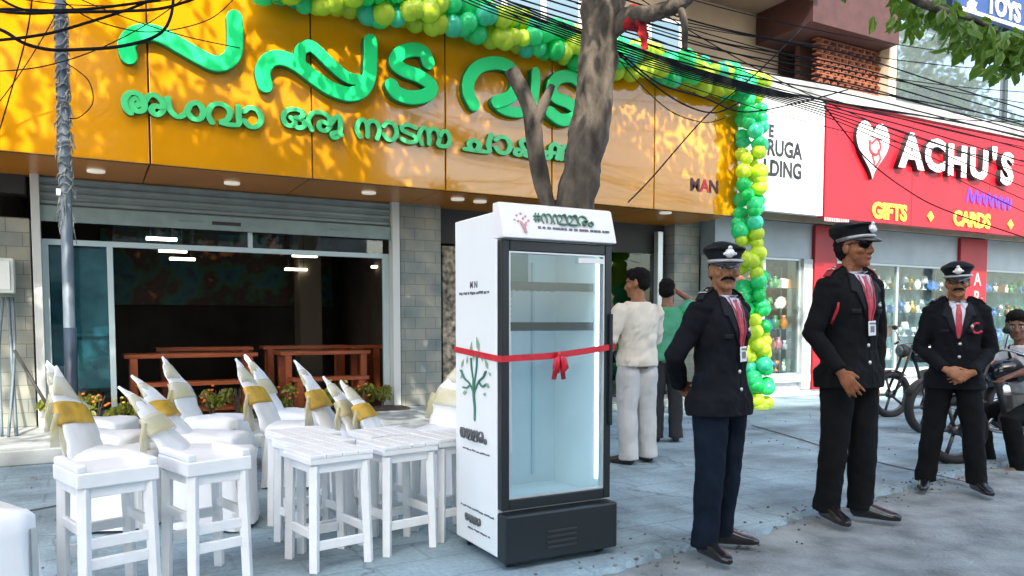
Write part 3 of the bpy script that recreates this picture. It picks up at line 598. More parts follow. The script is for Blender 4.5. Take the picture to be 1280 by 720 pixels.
garland([at(938, 128, yc), at(940, 180, yc), at(937, 240, yc), at(934, 300, yc), at(940, 355, yc), at(944, 410, yc), at(946, 460, yc), at(947, 520, yc)], 92, .115, 'column hanging at the signboard end', .62)

# ------------------------------------------------------------------ trees
def bark():
    return mat('bark', (.03, .024, .02), .95, col2=(.16, .13, .10), scale=9, bump=1.0, bscale=26, stretch=(1, 1, .45), detail=9)
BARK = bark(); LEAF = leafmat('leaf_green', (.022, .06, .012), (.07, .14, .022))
def knotty(pts, r0, r1, k=6):
    P = spline(pts, k); n = len(P); return [(p + V((noise.noise(p * 2.1), noise.noise(p * 2.3 + V((9, 0, 0))), 0)) * .045, (r0 + (r1 - r0) * i / (n - 1)) * (1 + .22 * noise.noise(p * 4))) for i, p in enumerate(P)]
def barkify(w, amp=.028):
    for i, p in enumerate(w.v):
        q = V((p.x * 16, p.y * 16, p.z * 3.2)); r = V((p.x * 34, p.y * 34, p.z * 9))
        c = noise.noise(q) + .5 * noise.noise(r); d = V((noise.noise(p * 7 + V((3, 0, 0))), noise.noise(p * 7 + V((0, 5, 0))), 0))
        w.v[i] = p + d * amp * .8 + V((p.x - w.cx(p).x, p.y - w.cx(p).y, 0)).normalized() * (abs(c) * -amp * 1.3 + amp * .5)
    return w
def leaves(w, c, r, n, size, seed, droop=.3):
    rnd = random.Random(seed)
    cl = [V((rnd.gauss(0, .5), rnd.gauss(0, .5), rnd.gauss(0, .42))) for _ in range(max(3, int(n / 90)))]
    for i in range(n):
        k = cl[i % len(cl)]; d = V((rnd.gauss(0, .15), rnd.gauss(0, .15), rnd.gauss(0, .13))); p = V(c) + V(((k + d).x * r[0], (k + d).y * r[1], (k + d).z * r[2]))
        a = V((rnd.uniform(-1, 1), rnd.uniform(-1, 1), rnd.uniform(-1, .2) - droop)).normalized(); b = a.cross(V((rnd.uniform(-1, 1), rnd.uniform(-1, 1), rnd.uniform(.2, 1)))).normalized(); nn = a.cross(b)
        s = size * rnd.uniform(.6, 1.25)
        w.add([p, p + a * s * .35 + b * s * .24, p + a * s * .75 + b * s * .2 + nn * s * .05, p + a * s + nn * s * .1, p + a * s * .75 - b * s * .2 + nn * s * .05, p + a * s * .35 - b * s * .24], [(0, 1, 2, 3), (0, 3, 4, 5)])
tree = thing('roadside_tree', 'roadside tree with a rough forked trunk rising behind the display refrigerator', 'tree', tuple(gp(712, 590)))
TO = tree.location.copy()
def T_(o): o.location = -TO; return o
D0 = 6.2
b0 = gp(712, 590); tr = [b0, ad(712, 420, D0), ad(721, 245, D0), ad(734, 170, D0), ad(748, 90, D0), ad(754, 20, D0), ad(762, -60, D0), ad(772, -160, D0)]
w = MB(); kn_ = knotty(tr, .146, .150, 14); w.loft(kn_, n=44); w.cx = lambda p: min((c for c, r in kn_), key=lambda c: abs(c.z - p.z)); barkify(w); T_(w.build('trunk', BARK, tree, True))
w = MB(); w.loft(knotty([ad(706, 290, D0), ad(687, 258, D0 - .03), ad(675, 210, D0 - .05), ad(669, 160, D0 - .08), ad(655, 118, D0 - .1), ad(640, 88, D0 - .12)], .07, .055, 8), n=12)
w.loft(knotty([ad(669, 162, D0 - .08), ad(679, 130, D0 - .1), ad(688, 108, D0 - .1)], .05, .025), n=8); T_(w.build('limb', BARK, tree, True))
w = MB(); w.loft(knotty([ad(760, 45, D0), ad(785, 22, D0 - .1), ad(815, 17, D0 - .25), ad(850, 2, D0 - .4), ad(885, -30, D0 - .5), ad(960, -90, D0 - .8), ad(1060, -70, D0 - .9), ad(1130, -8, D0 - .6), ad(1180, 15, D0 - .4), ad(1215, 26, D0 - .3), ad(1245, 40, D0 - .3)], .085, .012, 8), n=12)
w.loft(knotty([ad(848, 4, D0 - .4), ad(856, 30, D0 - .4), ad(860, 62, D0 - .35)], .035, .02), n=8); T_(w.build('limb', BARK, tree, True))
w = MB(); w.loft(knotty([ad(770, -150, D0), ad(690, -260, D0 - .6), ad(560, -420, D0 - 1.4)], .1, .05), n=10); w.loft(knotty([ad(772, -150, D0), ad(860, -300, D0 - .5), ad(900, -520, D0 - 1.2)], .1, .05), n=10); T_(w.build('limb', BARK, tree, True))
w = MB()
leaves(w, (2.9, 3.6, 6.7), (2.8, 2.2, 1.5), 9000, .19, 1); leaves(w, (5.6, 4.3, 6.3), (2.6, 1.6, 1.2), 6000, .19, 2); leaves(w, (-.6, 3.4, 6.9), (2.0, 1.8, 1.3), 7000, .19, 3)
T_(w.build('crown', LEAF, tree))
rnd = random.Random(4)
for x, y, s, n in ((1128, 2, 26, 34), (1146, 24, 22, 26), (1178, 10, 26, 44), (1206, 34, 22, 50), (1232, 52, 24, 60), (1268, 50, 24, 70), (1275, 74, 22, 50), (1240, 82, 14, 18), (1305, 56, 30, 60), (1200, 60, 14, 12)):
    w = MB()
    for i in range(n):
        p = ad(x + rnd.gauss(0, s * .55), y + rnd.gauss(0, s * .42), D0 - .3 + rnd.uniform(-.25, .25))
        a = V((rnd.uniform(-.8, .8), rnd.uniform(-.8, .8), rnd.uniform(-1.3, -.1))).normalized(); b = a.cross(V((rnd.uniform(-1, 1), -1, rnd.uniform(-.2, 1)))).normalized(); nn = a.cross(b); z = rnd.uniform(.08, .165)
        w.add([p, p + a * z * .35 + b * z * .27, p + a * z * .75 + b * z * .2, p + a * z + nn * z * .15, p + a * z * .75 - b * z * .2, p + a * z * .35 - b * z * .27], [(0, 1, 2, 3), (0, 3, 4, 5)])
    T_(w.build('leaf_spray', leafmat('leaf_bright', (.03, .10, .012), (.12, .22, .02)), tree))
w = MB(); c = ad(790, 25, D0 - .1)
w.loft([(c + V((-.07, 0, .03)), .075), (c + V((-.03, 0, .02)), .105), (c + V((.03, 0, 0)), .09), (c + V((.08, 0, -.01)), .07)], side=(0, 1, 0), n=12)
w.loft([(c + V((0, -.1, -.02)), .05, .01), (c + V((.02, -.12, -.14)), .07, .01), (c + V((.05, -.11, -.26)), .03, .008)], n=10)
tag(w.remesh('tied_cloth', mat('red_cloth', (.42, .012, .015), .8, var=.3, scale=14), None, .012, 3, .02, .06), 'red cloth strip tied round the tree limb beside the trunk', 'cloth')
# trees along the far kerb (they show in the upstairs glass), and an unseen house sized to shade the street
for i, (x, y, s, lb, cr) in enumerate(((-3.5, -3.2, 1.0, 'broad street tree behind the photographer, above the left end of the road', 1), (28.5, 0, 1.75, 'tall dense street tree mirrored in the upstairs window', .62), (2.6, -5.6, 1.05, 'round street tree across the road, mirrored in the orange panels', 1), (47, -5, 2.0, 'loose far street tree mirrored near the edge of the upstairs window', .55))):
    t = thing('street_tree', lb, 'tree', (x, y, -.03), 0)
    w = MB(); w.loft(knotty([(0, 0, 0), (.1, 0, 1.6 * s), (.0, .1, 3 * s), (.2, 0, 5 * s)], .2, .1), n=10); w.build('trunk', BARK, t, True)
    w = MB(); leaves(w, (0, 0, 5.6 * s), (2.9 * s * cr, 2.6 * s * cr, 2.1 * s * (.4 + .6 * cr)), 3800, .26 * s * (.4 + .6 * cr), 20 + i); w.build('crown', LEAF, t)
hs = thing('street_house', 'pale tall unseen building across the road, sized to shade the street', 'building', (-2, -14, 0))
w = MB(); w.bb(-11, 13, -6, 0, -.03, 20.6); w.bb(-11.3, 13.3, -6.2, .3, 20.6, 20.9); w.build('wall', mat('house_wall', (.55, .5, .42), .85, var=.1), hs)
w = MB()
for i in range(7):
    for z in (1.2, 4.6, 8, 11.4, 14.8): w.bb(-10 + i * 3.2, -8.4 + i * 3.2, .0, .03, z, z + 1.6)
tag(w.build('window', mat('house_window', (.05, .07, .09), .2), hs), kind='stuff')

# ------------------------------------------------------------------ pole and overhead cables
pb = gp(93, 600); pp = ad(75, 0, (pb - CAM).dot(FW)); k = (ad(72, -110, (pb - CAM).dot(FW)))
pole = thing('utility_pole', 'slim grey steel pole at the left with frayed tape and wire wrapped round it', 'pole', tuple(pb))
rp = .043
w = MB(); w.loft([(V((0, 0, 0)), rp), ((ad(89.5, 500, (pb - CAM).dot(FW)) - pb), rp), (k - pb, rp * .95)], n=14); w.build('shaft', mat('pole_paint', (.09, .12, .15), .5, .3, col2=(.20, .24, .27), scale=3, stretch=(4, 4, .5)), pole, True)
w = MB(); w.loft([(V((0, 0, 0)), rp + .004), (ad(90.3, 520, (pb - CAM).dot(FW)) - pb, rp + .004), (ad(87.5, 410, (pb - CAM).dot(FW)) - pb, rp + .003)], n=14); w.build('painted_base', mat('pole_dark', (.018, .035, .055), .4), pole, True)
w = MB(); rnd = random.Random(8); dist = (pb - CAM).dot(FW)
for i in range(95):
    y = rnd.uniform(115, 285) if i < 75 else rnd.uniform(0, 115); q = rnd.uniform(0, 6.28); c = ad(75 + 17.5 * y / 570, y, dist) - pb
    a = c + V((math.cos(q), math.sin(q), 0)) * (rp + .003); e = a + V((math.cos(q) * rnd.uniform(.0, .035), math.sin(q) * rnd.uniform(0, .035), -rnd.uniform(.02, .13)))
    w.loft([(a, .006, .002), (a.lerp(e, .5) + V((rnd.uniform(-.01, .01), 0, .008)), .005, .002), (e, .003, .002)], n=5)
for j in range(26):
    y = 20 + j * 9.3; c = ad(75 + 17.5 * y / 570, y, dist) - pb
    w.loft([(c + V((math.cos(t * .7) * (rp + .006), math.sin(t * .7) * (rp + .006), t * .012 * rnd.uniform(.5, 1.3))), .006) for t in range(10)], n=5)
w.build('frayed_tape', mat('tape_grey', (.12, .14, .14), .8, col2=(.38, .39, .37), scale=30), pole)
w = MB(); c = ad(73, 240, dist - .08) - pb; w.box(c, (.03, .008, .05)); w.build('tag_plate', WHITE, pole)
CAB = mat('cable_black', (.010, .012, .016), .8, spec=.15); random.seed(2)
def cable(pts, r, label, grp=None, name='overhead_cable'):
    w = MB(); w.tube(spline([ad(*p) for p in pts], 8), r, 6)
    return tag(w.build(name, CAB, None, True), label, 'cable', grp)
cable([(-60, 20, 5.2), (0, 12, 5.3), (70, 13, 5.5), (140, 8, 5.7), (230, -8, 6), (300, -40, 6)], .010, 'thin black cable crossing the pole at the very top left')
cable([(-60, 52, 5.2), (0, 50, 5.3), (60, 42, 5.45), (110, 28, 5.6), (165, 10, 5.8), (215, -12, 6)], .011, 'black cable rising past the pole to the upper left garland')
cable([(-60, 20, 5.2), (0, 37, 5.3), (30, 54, 5.4), (62, 62, 5.5), (95, 62, 5.6), (150, 58, 5.7), (195, 45, 5.8), (213, 22, 5.9), (218, -20, 6)], .012, 'black cable looping below the first big letter at left')
cable([(-60, 5, 5.2), (20, 16, 5.3), (85, 15, 5.5), (150, 14, 5.7), (205, 10, 5.8), (255, -6, 6)], .012, 'black cable sagging just under the topmost one at left')
cable([(-40, -30, 5), (10, 4, 5.2), (40, 14, 5.4), (72, 16, 5.55)], .009, 'short black cable running from the top left corner to the pole')
cable([(42, -20, 6.5), (34, 40, 6.6), (15, 110, 6.8), (-10, 190, 7), (-40, 260, 7.2)], .006, 'thin dark wire slanting steeply down at the left edge')
cable([(80, 2, 5.5), (120, 26, 6), (190, 40, 6.5), (262, 24, 7.2), (300, -10, 7.6)], .005, 'thin drooping wire in front of the first big letter')
cable([(82, 78, 5.6), (110, 100, 5.7), (116, 128, 5.75), (100, 146, 5.7), (86, 148, 5.6)], .004, 'thin wire hoop sticking out of the pole side')
# bundle running right from the trunk
for i, (xa, ya, xb, yb2, sg) in enumerate(((690, -20, 1300, 132, 16), (700, -8, 1320, 118, 24), (720, 4, 1330, 170, 10), (640, -30, 1300, 92, 20), (780, -15, 1310, 214, 34), (770, 30, 1300, 188, 14), (600, -30, 1060, 60, 12), (790, 48, 1320, 152, 30), (560, -20, 1310, 204, 40), (830, -10, 1290, 76, 12))):
    cable([(xa + (xb - xa) * t, ya + (yb2 - ya) * t + sg * 4 * t * (1 - t), 6.6 + 3 * t + .08 * i) for t in (0, .2, .4, .6, .8, 1)], .0055, 'fine dark wire in the tangle fanning out from the tree to the upper right', 'fine wires of the upper right tangle')
for i, (xa, ya, xb, yb2, sg) in enumerate(((-20, -10, 330, -30, 26), (-20, 90, 260, -25, 30), (60, -20, 300, 60, 10), (-20, 150, 90, -20, 12))):
    cable([(xa + (xb - xa) * t, ya + (yb2 - ya) * t + sg * 4 * t * (1 - t), 5.6 + 1.2 * t + .07 * i) for t in (0, .25, .5, .75, 1)], .0045, 'fine dark wire in the tangle round the pole top at left', 'fine wires of the upper left tangle')
for i in range(7):
    o1, o2 = (i - 3) * 4.0, (i - 3) * 8
    cable([(520, -40 + o1, 6.9), (600, -2 + o1, 6.7), (700, 36 + o1 * .7, 6.4), (775, 62 + o1 * .8, 6.3), (860, 90 + o1 * .6, 6.5), (960, 117 + o1 * .5, 6.9), (1040, 138 + o1 * .9, 7.4), (1130, 165 + o2, 8.2), (1230, 200 + o2 * 1.7, 9), (1330, 236 + o2 * 2.2, 10)], .0085 - .0005 * i, 'black cable in the thick bundle sagging from the tree over the red signboard', 'cables of the thick bundle')
for i, (ya, yb_, yc_, lb) in enumerate(((8, 70, 148, 'thin wire passing highest behind the tree limb toward the upstairs window'), (16, 82, 158, 'thin wire second from the top toward the upstairs window'), (26, 92, 166, 'thin wire third from the top toward the upstairs window'), (33, 98, 150, 'thin slack wire crossing the beige wall to the terracotta lattice'), (44, 106, 172, 'thin wire lowest above the thick bundle toward the red board'), (-14, 56, 139, 'thin wire leaving the top of the picture above the tree limb'))):
    cable([(640, ya - 30, 7), (770, ya + 10, 7.2), (900, (ya + yb_) / 2 + 14, 7.6), (1060, yb_ + 12, 8.3), (1180, (yb_ + yc_) / 2 + 8, 8.8), (1320, yc_ + 10, 9.4)], .008, lb)
cable([(770, 64, 6.3), (800, 92, 6.9), (850, 128, 7.6), (892, 141, 8.1), (925, 128, 8.2)], .008, 'slack black cable hanging below the bundle over the orange panel')
cable([(775, 66, 6.3), (825, 105, 7), (880, 122, 7.6), (930, 140, 8.1), (1000, 128, 8.2), (1060, 112, 8.4)], .008, 'slack black cable crossing the balloon corner')
cable([(770, 70, 6.3), (800, 105, 7), (840, 140, 7.5), (880, 153, 8), (905, 148, 8.2)], .005, 'thin loose wire hanging lowest over the orange panel')
cable([(1030, 132, 7.3), (1052, 160, 7.6), (1085, 200, 8), (1130, 235, 8.3), (1180, 262, 8.5), (1290, 300, 8.5)], .007, 'thin wire dropping across the red board between heart and letters')
cable([(1012, 26, 9.6), (960, 78, 9), (930, 105, 8.8), (880, 148, 8.7), (815, 222, 8.6), (785, 253, 8.6)], .008, 'straight thin stay wire slanting over the pale orange panel')
#@@FRIDGE
# ------------------------------------------------------------------ display refrigerator
FX0, FX1, FY0, FY1, FH = 1.80, 2.475, 3.40, 3.95, 1.81
fr = thing('display_refrigerator', 'tall white display refrigerator with a black framed glass door and printed header', 'refrigerator', (FX0, FY0, 0))
def F_(o): o.location = (-FX0, -FY0, 0); return o
FWH = mat('enamel_white', (.82, .86, .86), .25, spec=.5, coat=.2, var=.02, scale=2); FBK = mat('black_plastic', (.012, .018, .022), .35)
FIN = mat('liner_white', (.66, .74, .78), .4)
t = .04
w = MB(); w.bb(FX0, FX0 + t, FY0 + .05, FY1, .05, FH); w.bb(FX1 - t, FX1, FY0 + .05, FY1, .05, FH); F_(w.build('side_panel', FWH, fr, bev=.008))
w = MB(); w.bb(FX0 + t, FX1 - t, FY1 - t, FY1 - .001, .05, FH - .001); w.bb(FX0 + t, FX1 - t, FY0 + .052, FY1 - t, 1.66, FH - .002); w.bb(FX0 + t, FX1 - t, FY0 + .052, FY1 - t, .05, .31); F_(w.build('cabinet', FIN, fr))
w = MB(); w.bb(FX0 + .001, FX1 - .001, FY0 - .03, FY0 + .048, .30, 1.665)
me = None
def frame(x0, x1, z0, z1, a, b, y0, y1): return MB().bb(x0, x0 + a, y0, y1, z0, z1).bb(x1 - a, x1, y0, y1, z0, z1).bb(x0 + a, x1 - a, y0, y1, z0, z0 + b).bb(x0 + a, x1 - a, y0, y1, z1 - b, z1)
door = F_(frame(FX0 + .002, FX1 - .002, .30, 1.665, .045, .055, FY0 - .0, FY0 + .048).build('door', FBK, fr, bev=.006))
frame(FX0 + .047, FX1 - .047, .355, 1.61, .008, .008, FY0 + .004, FY0 + .04).build('door_trim', ALU, door)
w = MB(); w.bb(FX0 + .055, FX1 - .055, FY0 + .018, FY0 + .024, .363, 1.602); w.build('glass_pane', glass('door_glass', (.86, .95, .98), .8), door)
w = MB(); w.bb(FX1 - .022, FX1 - .006, FY0 - .022, FY0 - .001, .7, 1.3); w.build('door_handle', FBK, door, bev=.005)
w = MB(); w.bb(FX1 - .21, FX1 - .055, FY0 + .001, FY0 + .0175, 1.565, 1.592); w.build('sticker', WHITE, door)
# slanted header
w = MB(); hx0, hx1 = FX0 - .002, FX1 + .004
prof = [(FY0 - .035, 1.672), (FY0 - .028, 1.70), (FY0 + .018, 1.845), (FY0 + .03, 1.852), (FY0 + .09, 1.852), (FY0 + .09, 1.672)]
for x in (hx0, hx1): w.v += [V((x, y, z)) for y, z in prof]
n_ = len(prof); w.f = [tuple(range(n_)), tuple(range(2 * n_ - 1, n_ - 1, -1))] + [(i, n_ + i, n_ + (i + 1) % n_, (i + 1) % n_) for i in range(n_)]; w.m = [0] * len(w.f)
hd = F_(w.build('header', mat('header_white', (.82, .82, .83), .3), fr, bev=.006, fix=True))
tilt = Matrix.Translation((0, FY0 - .036, 1.672)) @ Matrix.Rotation(-math.atan2(.046, .145), 4, 'X')
PG = mat('print_green', (.10, .24, .17), .5); PK = mat('print_pink', (.6, .3, .3), .5); PI = mat('print_grey', (.12, .13, .14), .5)
w = MB(); glyphs(w, ['#', 'na', 'nma', 'ma', 'ra', 'm'], tilt @ Matrix.Translation((FX0 + .18, -.003, .085)) @ Matrix.Diagonal((.98, 1, 1, 1)), .058, .003, .002, .14); w.build('header_lettering', PG, hd, fix=True)
w = MB(); rnd = random.Random(3); x = FX0 + .2
while x < FX1 - .06: L_ = rnd.uniform(.012, .03); w.box((x + L_ / 2, -.004, .062), (L_, .002, .012)); x += L_ + rnd.choice([.004, .004, .012])
w.xf(tilt); w.build('header_fine_print', PI, hd)
w = MB(); stroke(w, [(FX0 + .105, .085), (FX0 + .115, .06), (FX0 + .122, .035)], .006, .002); stroke(w, [(FX0 + .135, .085), (FX0 + .126, .068), (FX0 + .117, .055)], .004, .002)
for a, b in ((.07, .095), (.085, .12), (.11, .13), (.135, .118), (.15, .095), (.09, .09), (.12, .105)): w.box((FX0 + a, -.001, b), (.01, .003, .009), Matrix.Rotation(a * 40, 3, 'Y'))
w.xf(tilt @ Matrix.Translation((0, -.003, 0))); w.build('header_emblem', PK, hd, fix=True)
# base grille
w = MB(); w.bb(FX0 - .001, FX1 + .012, FY0 - .05, FY0 + .05, .035, .285); bs_ = F_(w.build('base_panel', FBK, fr, bev=.012))
w = MB()
for i in range(4): w.bb(FX0 + .24, FX0 + .42, FY0 - .056, FY0 - .048, .09 + i * .028, .10 + i * .028)
w.build('vent_slot', mat('vent_grey', (.03, .035, .04), .5), bs_)
for x in (FX0 + .06, FX1 - .06):
    w = MB(); w.loft([((x - .015, FY0 + .03, .03), .03), ((x + .015, FY0 + .03, .03), .03)], side=(0, 1, 0), n=12); F_(w.build('caster', FBK, fr, True))
    w = MB(); w.loft([((x - .015, FY1 - .06, .03), .03), ((x + .015, FY1 - .06, .03), .03)], side=(0, 1, 0), n=12); F_(w.build('caster', FBK, fr, True))
w = MB(); w.bb(FX1 - .060, FX1 - .048, FY0 + .055, FY0 + .07, .40, 1.58); w.bb(FX0 + .050, FX0 + .06, FY0 + .055, FY0 + .07, .40, 1.58); w.bb(FX0 + .08, FX1 - .08, FY0 + .06, FY0 + .085, 1.63, 1.655); F_(w.build('light_strip', emit('fridge_led', (.88, .96, 1), 1.1), fr))
# interior: fan box, two shelves, rails, back slats
w = MB(); w.bb(FX0 + .17, FX0 + .36, FY1 - .2, FY1 - .05, 1.47, 1.64); F_(w.build('fan_box', mat('fan_dark', (.03, .10, .12), .5), fr, bev=.01))
for z in (1.42, 1.21):
    w = MB(); w.bb(FX0 + .045, FX1 - .06, FY0 + .09, FY0 + .105, z, z + .045)
    for i in range(12): x = FX0 + .07 + i * .047; w.bb(x, x + .006, FY0 + .105, FY1 - .06, z + .015, z + .021)
    F_(w.build('wire_shelf', mat('shelf_dark', (.015, .03, .04), .4), fr))
w = MB()
for x in (FX0 + .2, FX0 + .47):
    w.bb(x, x + .018, FY1 - t - .012, FY1 - t - .001, .36, 1.6)
F_(w.build('shelf_rail', mat('rail_white', (.55, .68, .74), .4), fr))
w = MB()
for i in range(5): w.bb(FX0 + .06, FX0 + .33, FY1 - t - .02, FY1 - t - .013, 1.27 + i * .028, 1.282 + i * .028)
w.bb(FX0 + .235, FX0 + .33, FY1 - t - .02, FY1 - t - .013, .5, 1.25)
F_(w.build('air_duct', mat('duct_white', (.82, .86, .86), .4), fr))
# prints on the left side : local frame X' = along -Y
side = Matrix.Translation((FX0 - .0015, FY1, 0)) @ Matrix.Rotation(R_(-90), 4, 'Z')
sidef = lambda x, z: side @ Matrix.Translation((x, 0, z)) @ Matrix.Rotation(R_(90), 4, 'X')
F_(text('M N', .05, sidef(.24, 1.452), PI, 'side_print', fr, .0008, .001))
w = MB(); rnd = random.Random(6)
def fine(w, xa, xb, z, h, lo=.012, hi=.028):
    x = xa
    while x < xb: L_ = rnd.uniform(lo, hi); w.box((x + L_ / 2, -.0005, z + rnd.uniform(-.002, .002)), (L_, .002, h * rnd.uniform(.7, 1))); x += L_ + rnd.choice([.004, .005, .012])
fine(w, .06, .42, 1.41, .016); fine(w, .1, .42, .565, .010); fine(w, .07, .46, .245, .010); fine(w, .16, .42, .135, .01); w.xf(side); F_(w.build('side_fine_print', PI, fr))
w = MB(); glyphs(w, ['na', 'nma', 'ma', 'ra', 'm'], side @ Matrix.Translation((.07, 0, .62)), .06, .0034, .002, .12); glyphs(w, ['na', 'nma', 'ma', 'ra'], side @ Matrix.Translation((.13, 0, .17)), .04, .0028, .002, .12); F_(w.build('side_lettering', PI, fr, fix=True))
w = MB(); TS = [[(.25, .735), (.255, .80), (.245, .87), (.25, .94)], [(.25, .86), (.2, .92), (.13, .95), (.09, .99)], [(.25, .88), (.3, .94), (.36, .97), (.39, 1.0)], [(.248, .92), (.22, 1.0), (.215, 1.06)], [(.25, .93), (.28, 1.02), (.285, 1.08)], [(.2, .92), (.16, .9), (.12, .9)], [(.3, .94), (.35, .92), (.38, .93)]]
for i, s in enumerate(TS): stroke(w, s, .009 if i == 0 else .0045, .002, 6, .0003 * i)
w.xf(side); tp = F_(w.build('tree_print', mat('print_teal', (.05, .20, .14), .5), fr, fix=True))
w = MB(); rnd = random.Random(9)
for x, z, s, a in ((.21, 1.12, .035, .3), (.29, 1.14, .045, -.4), (.1, 1.03, .03, .6), (.16, 1.05, .025, .2), (.39, 1.04, .035, -.7), (.34, 1.07, .025, -.3), (.09, .96, .025, .9), (.13, .87, .03, 1.4), (.4, .93, .03, -1.2), (.37, .88, .022, -1.5), (.24, 1.07, .022, 0), (.43, .99, .02, -1)):
    q = Matrix.Rotation(a, 3, 'Y'); w.add([V((x, -.001, z)) + q @ V(p) for p in ((0, 0, -s), (s * .45, 0, -.2 * s), (0, 0, s), (-s * .45, 0, -.2 * s))], [(0, 1, 2, 3)])
w.xf(side @ Matrix.Translation((0, -.001, 0))); w.build('leaf_print', mat('print_leaf', (.24, .40, .25), .5), tp)
# ribbon round the cabinet with a bow
RIB = mat('satin_red', (.55, .012, .03), .35, var=.2, scale=20)
rb_ = thing('ribbon', 'red satin ribbon tied round the refrigerator with a small bow in front', 'ribbon', (FX0, FY0, 0))
e_ = .006; zl, zf, zk, zr = 1.105, 1.072, 1.085, 1.125
path = [(FX1 + e_ + .012, FY0 - .012, zr), (2.18, FY0 - .012, zk + .005), (2.12, FY0 - .012, zk), (2.05, FY0 - .012, zk - .005), (FX0 - .004, FY0 - .012, zf), (FX0 - e_, FY0 + .03, zf), (FX0 - e_, FY1 + .004, zl), (FX0 + .1, FY1 + e_, zl), (FX1 + e_, FY1 + .004, zl), (FX1 + e_ + .012, FY0 + .05, zr), (FX1 + e_ + .012, FY0 - .012, zr)]
w = MB(); hw = .016
for p in path: q = V(p); w.v += [q + V((0, 0, -hw)), q + V((0, 0, hw))]
for i in range(len(path) - 1): w.f.append((2 * i, 2 * i + 1, 2 * i + 3, 2 * i + 2)); w.m.append(0)
o = F_(w.build('band', RIB, rb_)); sd_ = o.modifiers.new('thick', 'SOLIDIFY'); sd_.thickness = .003
w = MB(); c = V((2.125, FY0 - .03, zk)); w.ell(c, (.016, .014, .018), 10, 7)
for s in (-1, 1):
    w.loft([(c, .008, .01), (c + V((.02 * s, -.008, -.025)), .02, .012), (c + V((.028 * s, -.01, -.065)), .022, .012), (c + V((.012 * s, -.004, -.09)), .01, .008)], n=10)
    w.loft([(c + V((.004 * s, .006, 0)), .01, .003), (c + V((.018 * s, .004, -.06)), .016, .003), (c + V((.03 * s, .008, -.125)), .014, .003)], n=8)
F_(w.build('bow', RIB, rb_, True))
#@@SEATS
# ------------------------------------------------------------------ white wooden stools
SW = mat('stool_white', (.80, .83, .84), .4, var=.05, scale=9, bump=.06)
def stool(label, x, y, rz, h=.60, wd=.36, dp=.33, saddle=True, rung=(.13,), group='white wooden stools before the café'):
    s = thing('wooden_stool', label, 'stool', (x, y, 0), rz, group); lw = .046; a, b = wd / 2 - .035, dp / 2 - .03
    for sx in (-1, 1):
        for sy in (-1, 1):
            w = MB(); w.loft([((sx * (a + .012), sy * (b + .01), 0), lw * .62), ((sx * a, sy * b, h - (.091 if saddle else .06)), lw * .66)], n=4); w.xf(Matrix.Identity(4)); o = w.build('leg', SW, s, bev=.003)
    w = MB(); q = h - (.091 if saddle else .057)
    w.bb(-a + .02, a - .02, -b - .012, -b + .012, q - .044, q); w.bb(-a + .02, a - .02, b - .012, b + .012, q - .044, q); w.bb(-a - .012, -a + .012, -b + .02, b - .02, q - .044, q); w.bb(a - .012, a + .012, -b + .02, b - .02, q - .044, q); w.build('apron', SW, s, bev=.003)
    for z in rung:
        for sy in (-1, 1): w = MB(); w.bb(-a + .015, a - .015, sy * (b + .004) - .011, sy * (b + .004) + .011, z - .024, z + .024); w.build('stretcher', SW, s, bev=.004)
    for sx in (-1, 1): w = MB(); w.bb(sx * (a + .004) - .011, sx * (a + .004) + .011, -b + .015, b - .015, rung[-1] + .03, rung[-1] + .075); w.build('stretcher', SW, s, bev=.004)
    w = MB(); w.bb(-wd / 2, wd / 2, -dp / 2, dp / 2, h - (.09 if saddle else .056), h - .022); se = w.build('seat', SW, s, bev=.007)
    if saddle:
        for sx in (-1, 1): w = MB(); w.bb(sx * (wd / 2 - .024) - .022, sx * (wd / 2 - .024) + .022, -dp / 2 + .005, dp / 2 - .005, h - .024, h + .014); w.build('raised_edge', SW, se, bev=.01)
    else:
        for i in range(4): w = MB(); w.bb(-wd / 2 + .004 + i * (wd / 4), -wd / 2 + (i + 1) * (wd / 4) - .002, -dp / 2 - .004, dp / 2 + .004, h - .024, h - .004); w.build('seat_slat', SW, se, bev=.004)
    return s
c1 = gp(88, 735); 
stool('white saddle seat stool in front of the steel pole, leftmost whole stool', .05, 3.92, R_(16), .635, .34, .36, True, (.21, .30))
stool('white saddle seat stool standing second from left, apart from the group', .475, 3.98, R_(16), .635, .31, .36, True, (.2, .29))
stool('white slatted stool at the front of the group beside the refrigerator', 1.08, 3.99, R_(10), .60, .35, .35, False, (.13,))
stool('white slatted stool second in the column behind the front one', 1.10, 4.36, R_(12), .60, .35, .34, False, (.13,))
stool('white slatted stool farthest back in the column of three', 1.13, 4.72, R_(8), .60, .35, .34, False, (.13,))
stool('white slatted stool between the front one and the refrigerator', 1.49, 4.06, R_(10), .60, .34, .32, False, (.16,))
stool('white slatted stool half hidden behind the refrigerator corner', 1.86, 4.18, R_(8), .60, .34, .34, False, (.16,))
stool('white slatted stool behind the one nearest the refrigerator', 1.56, 4.47, R_(9), .60, .34, .33, False, (.16,))
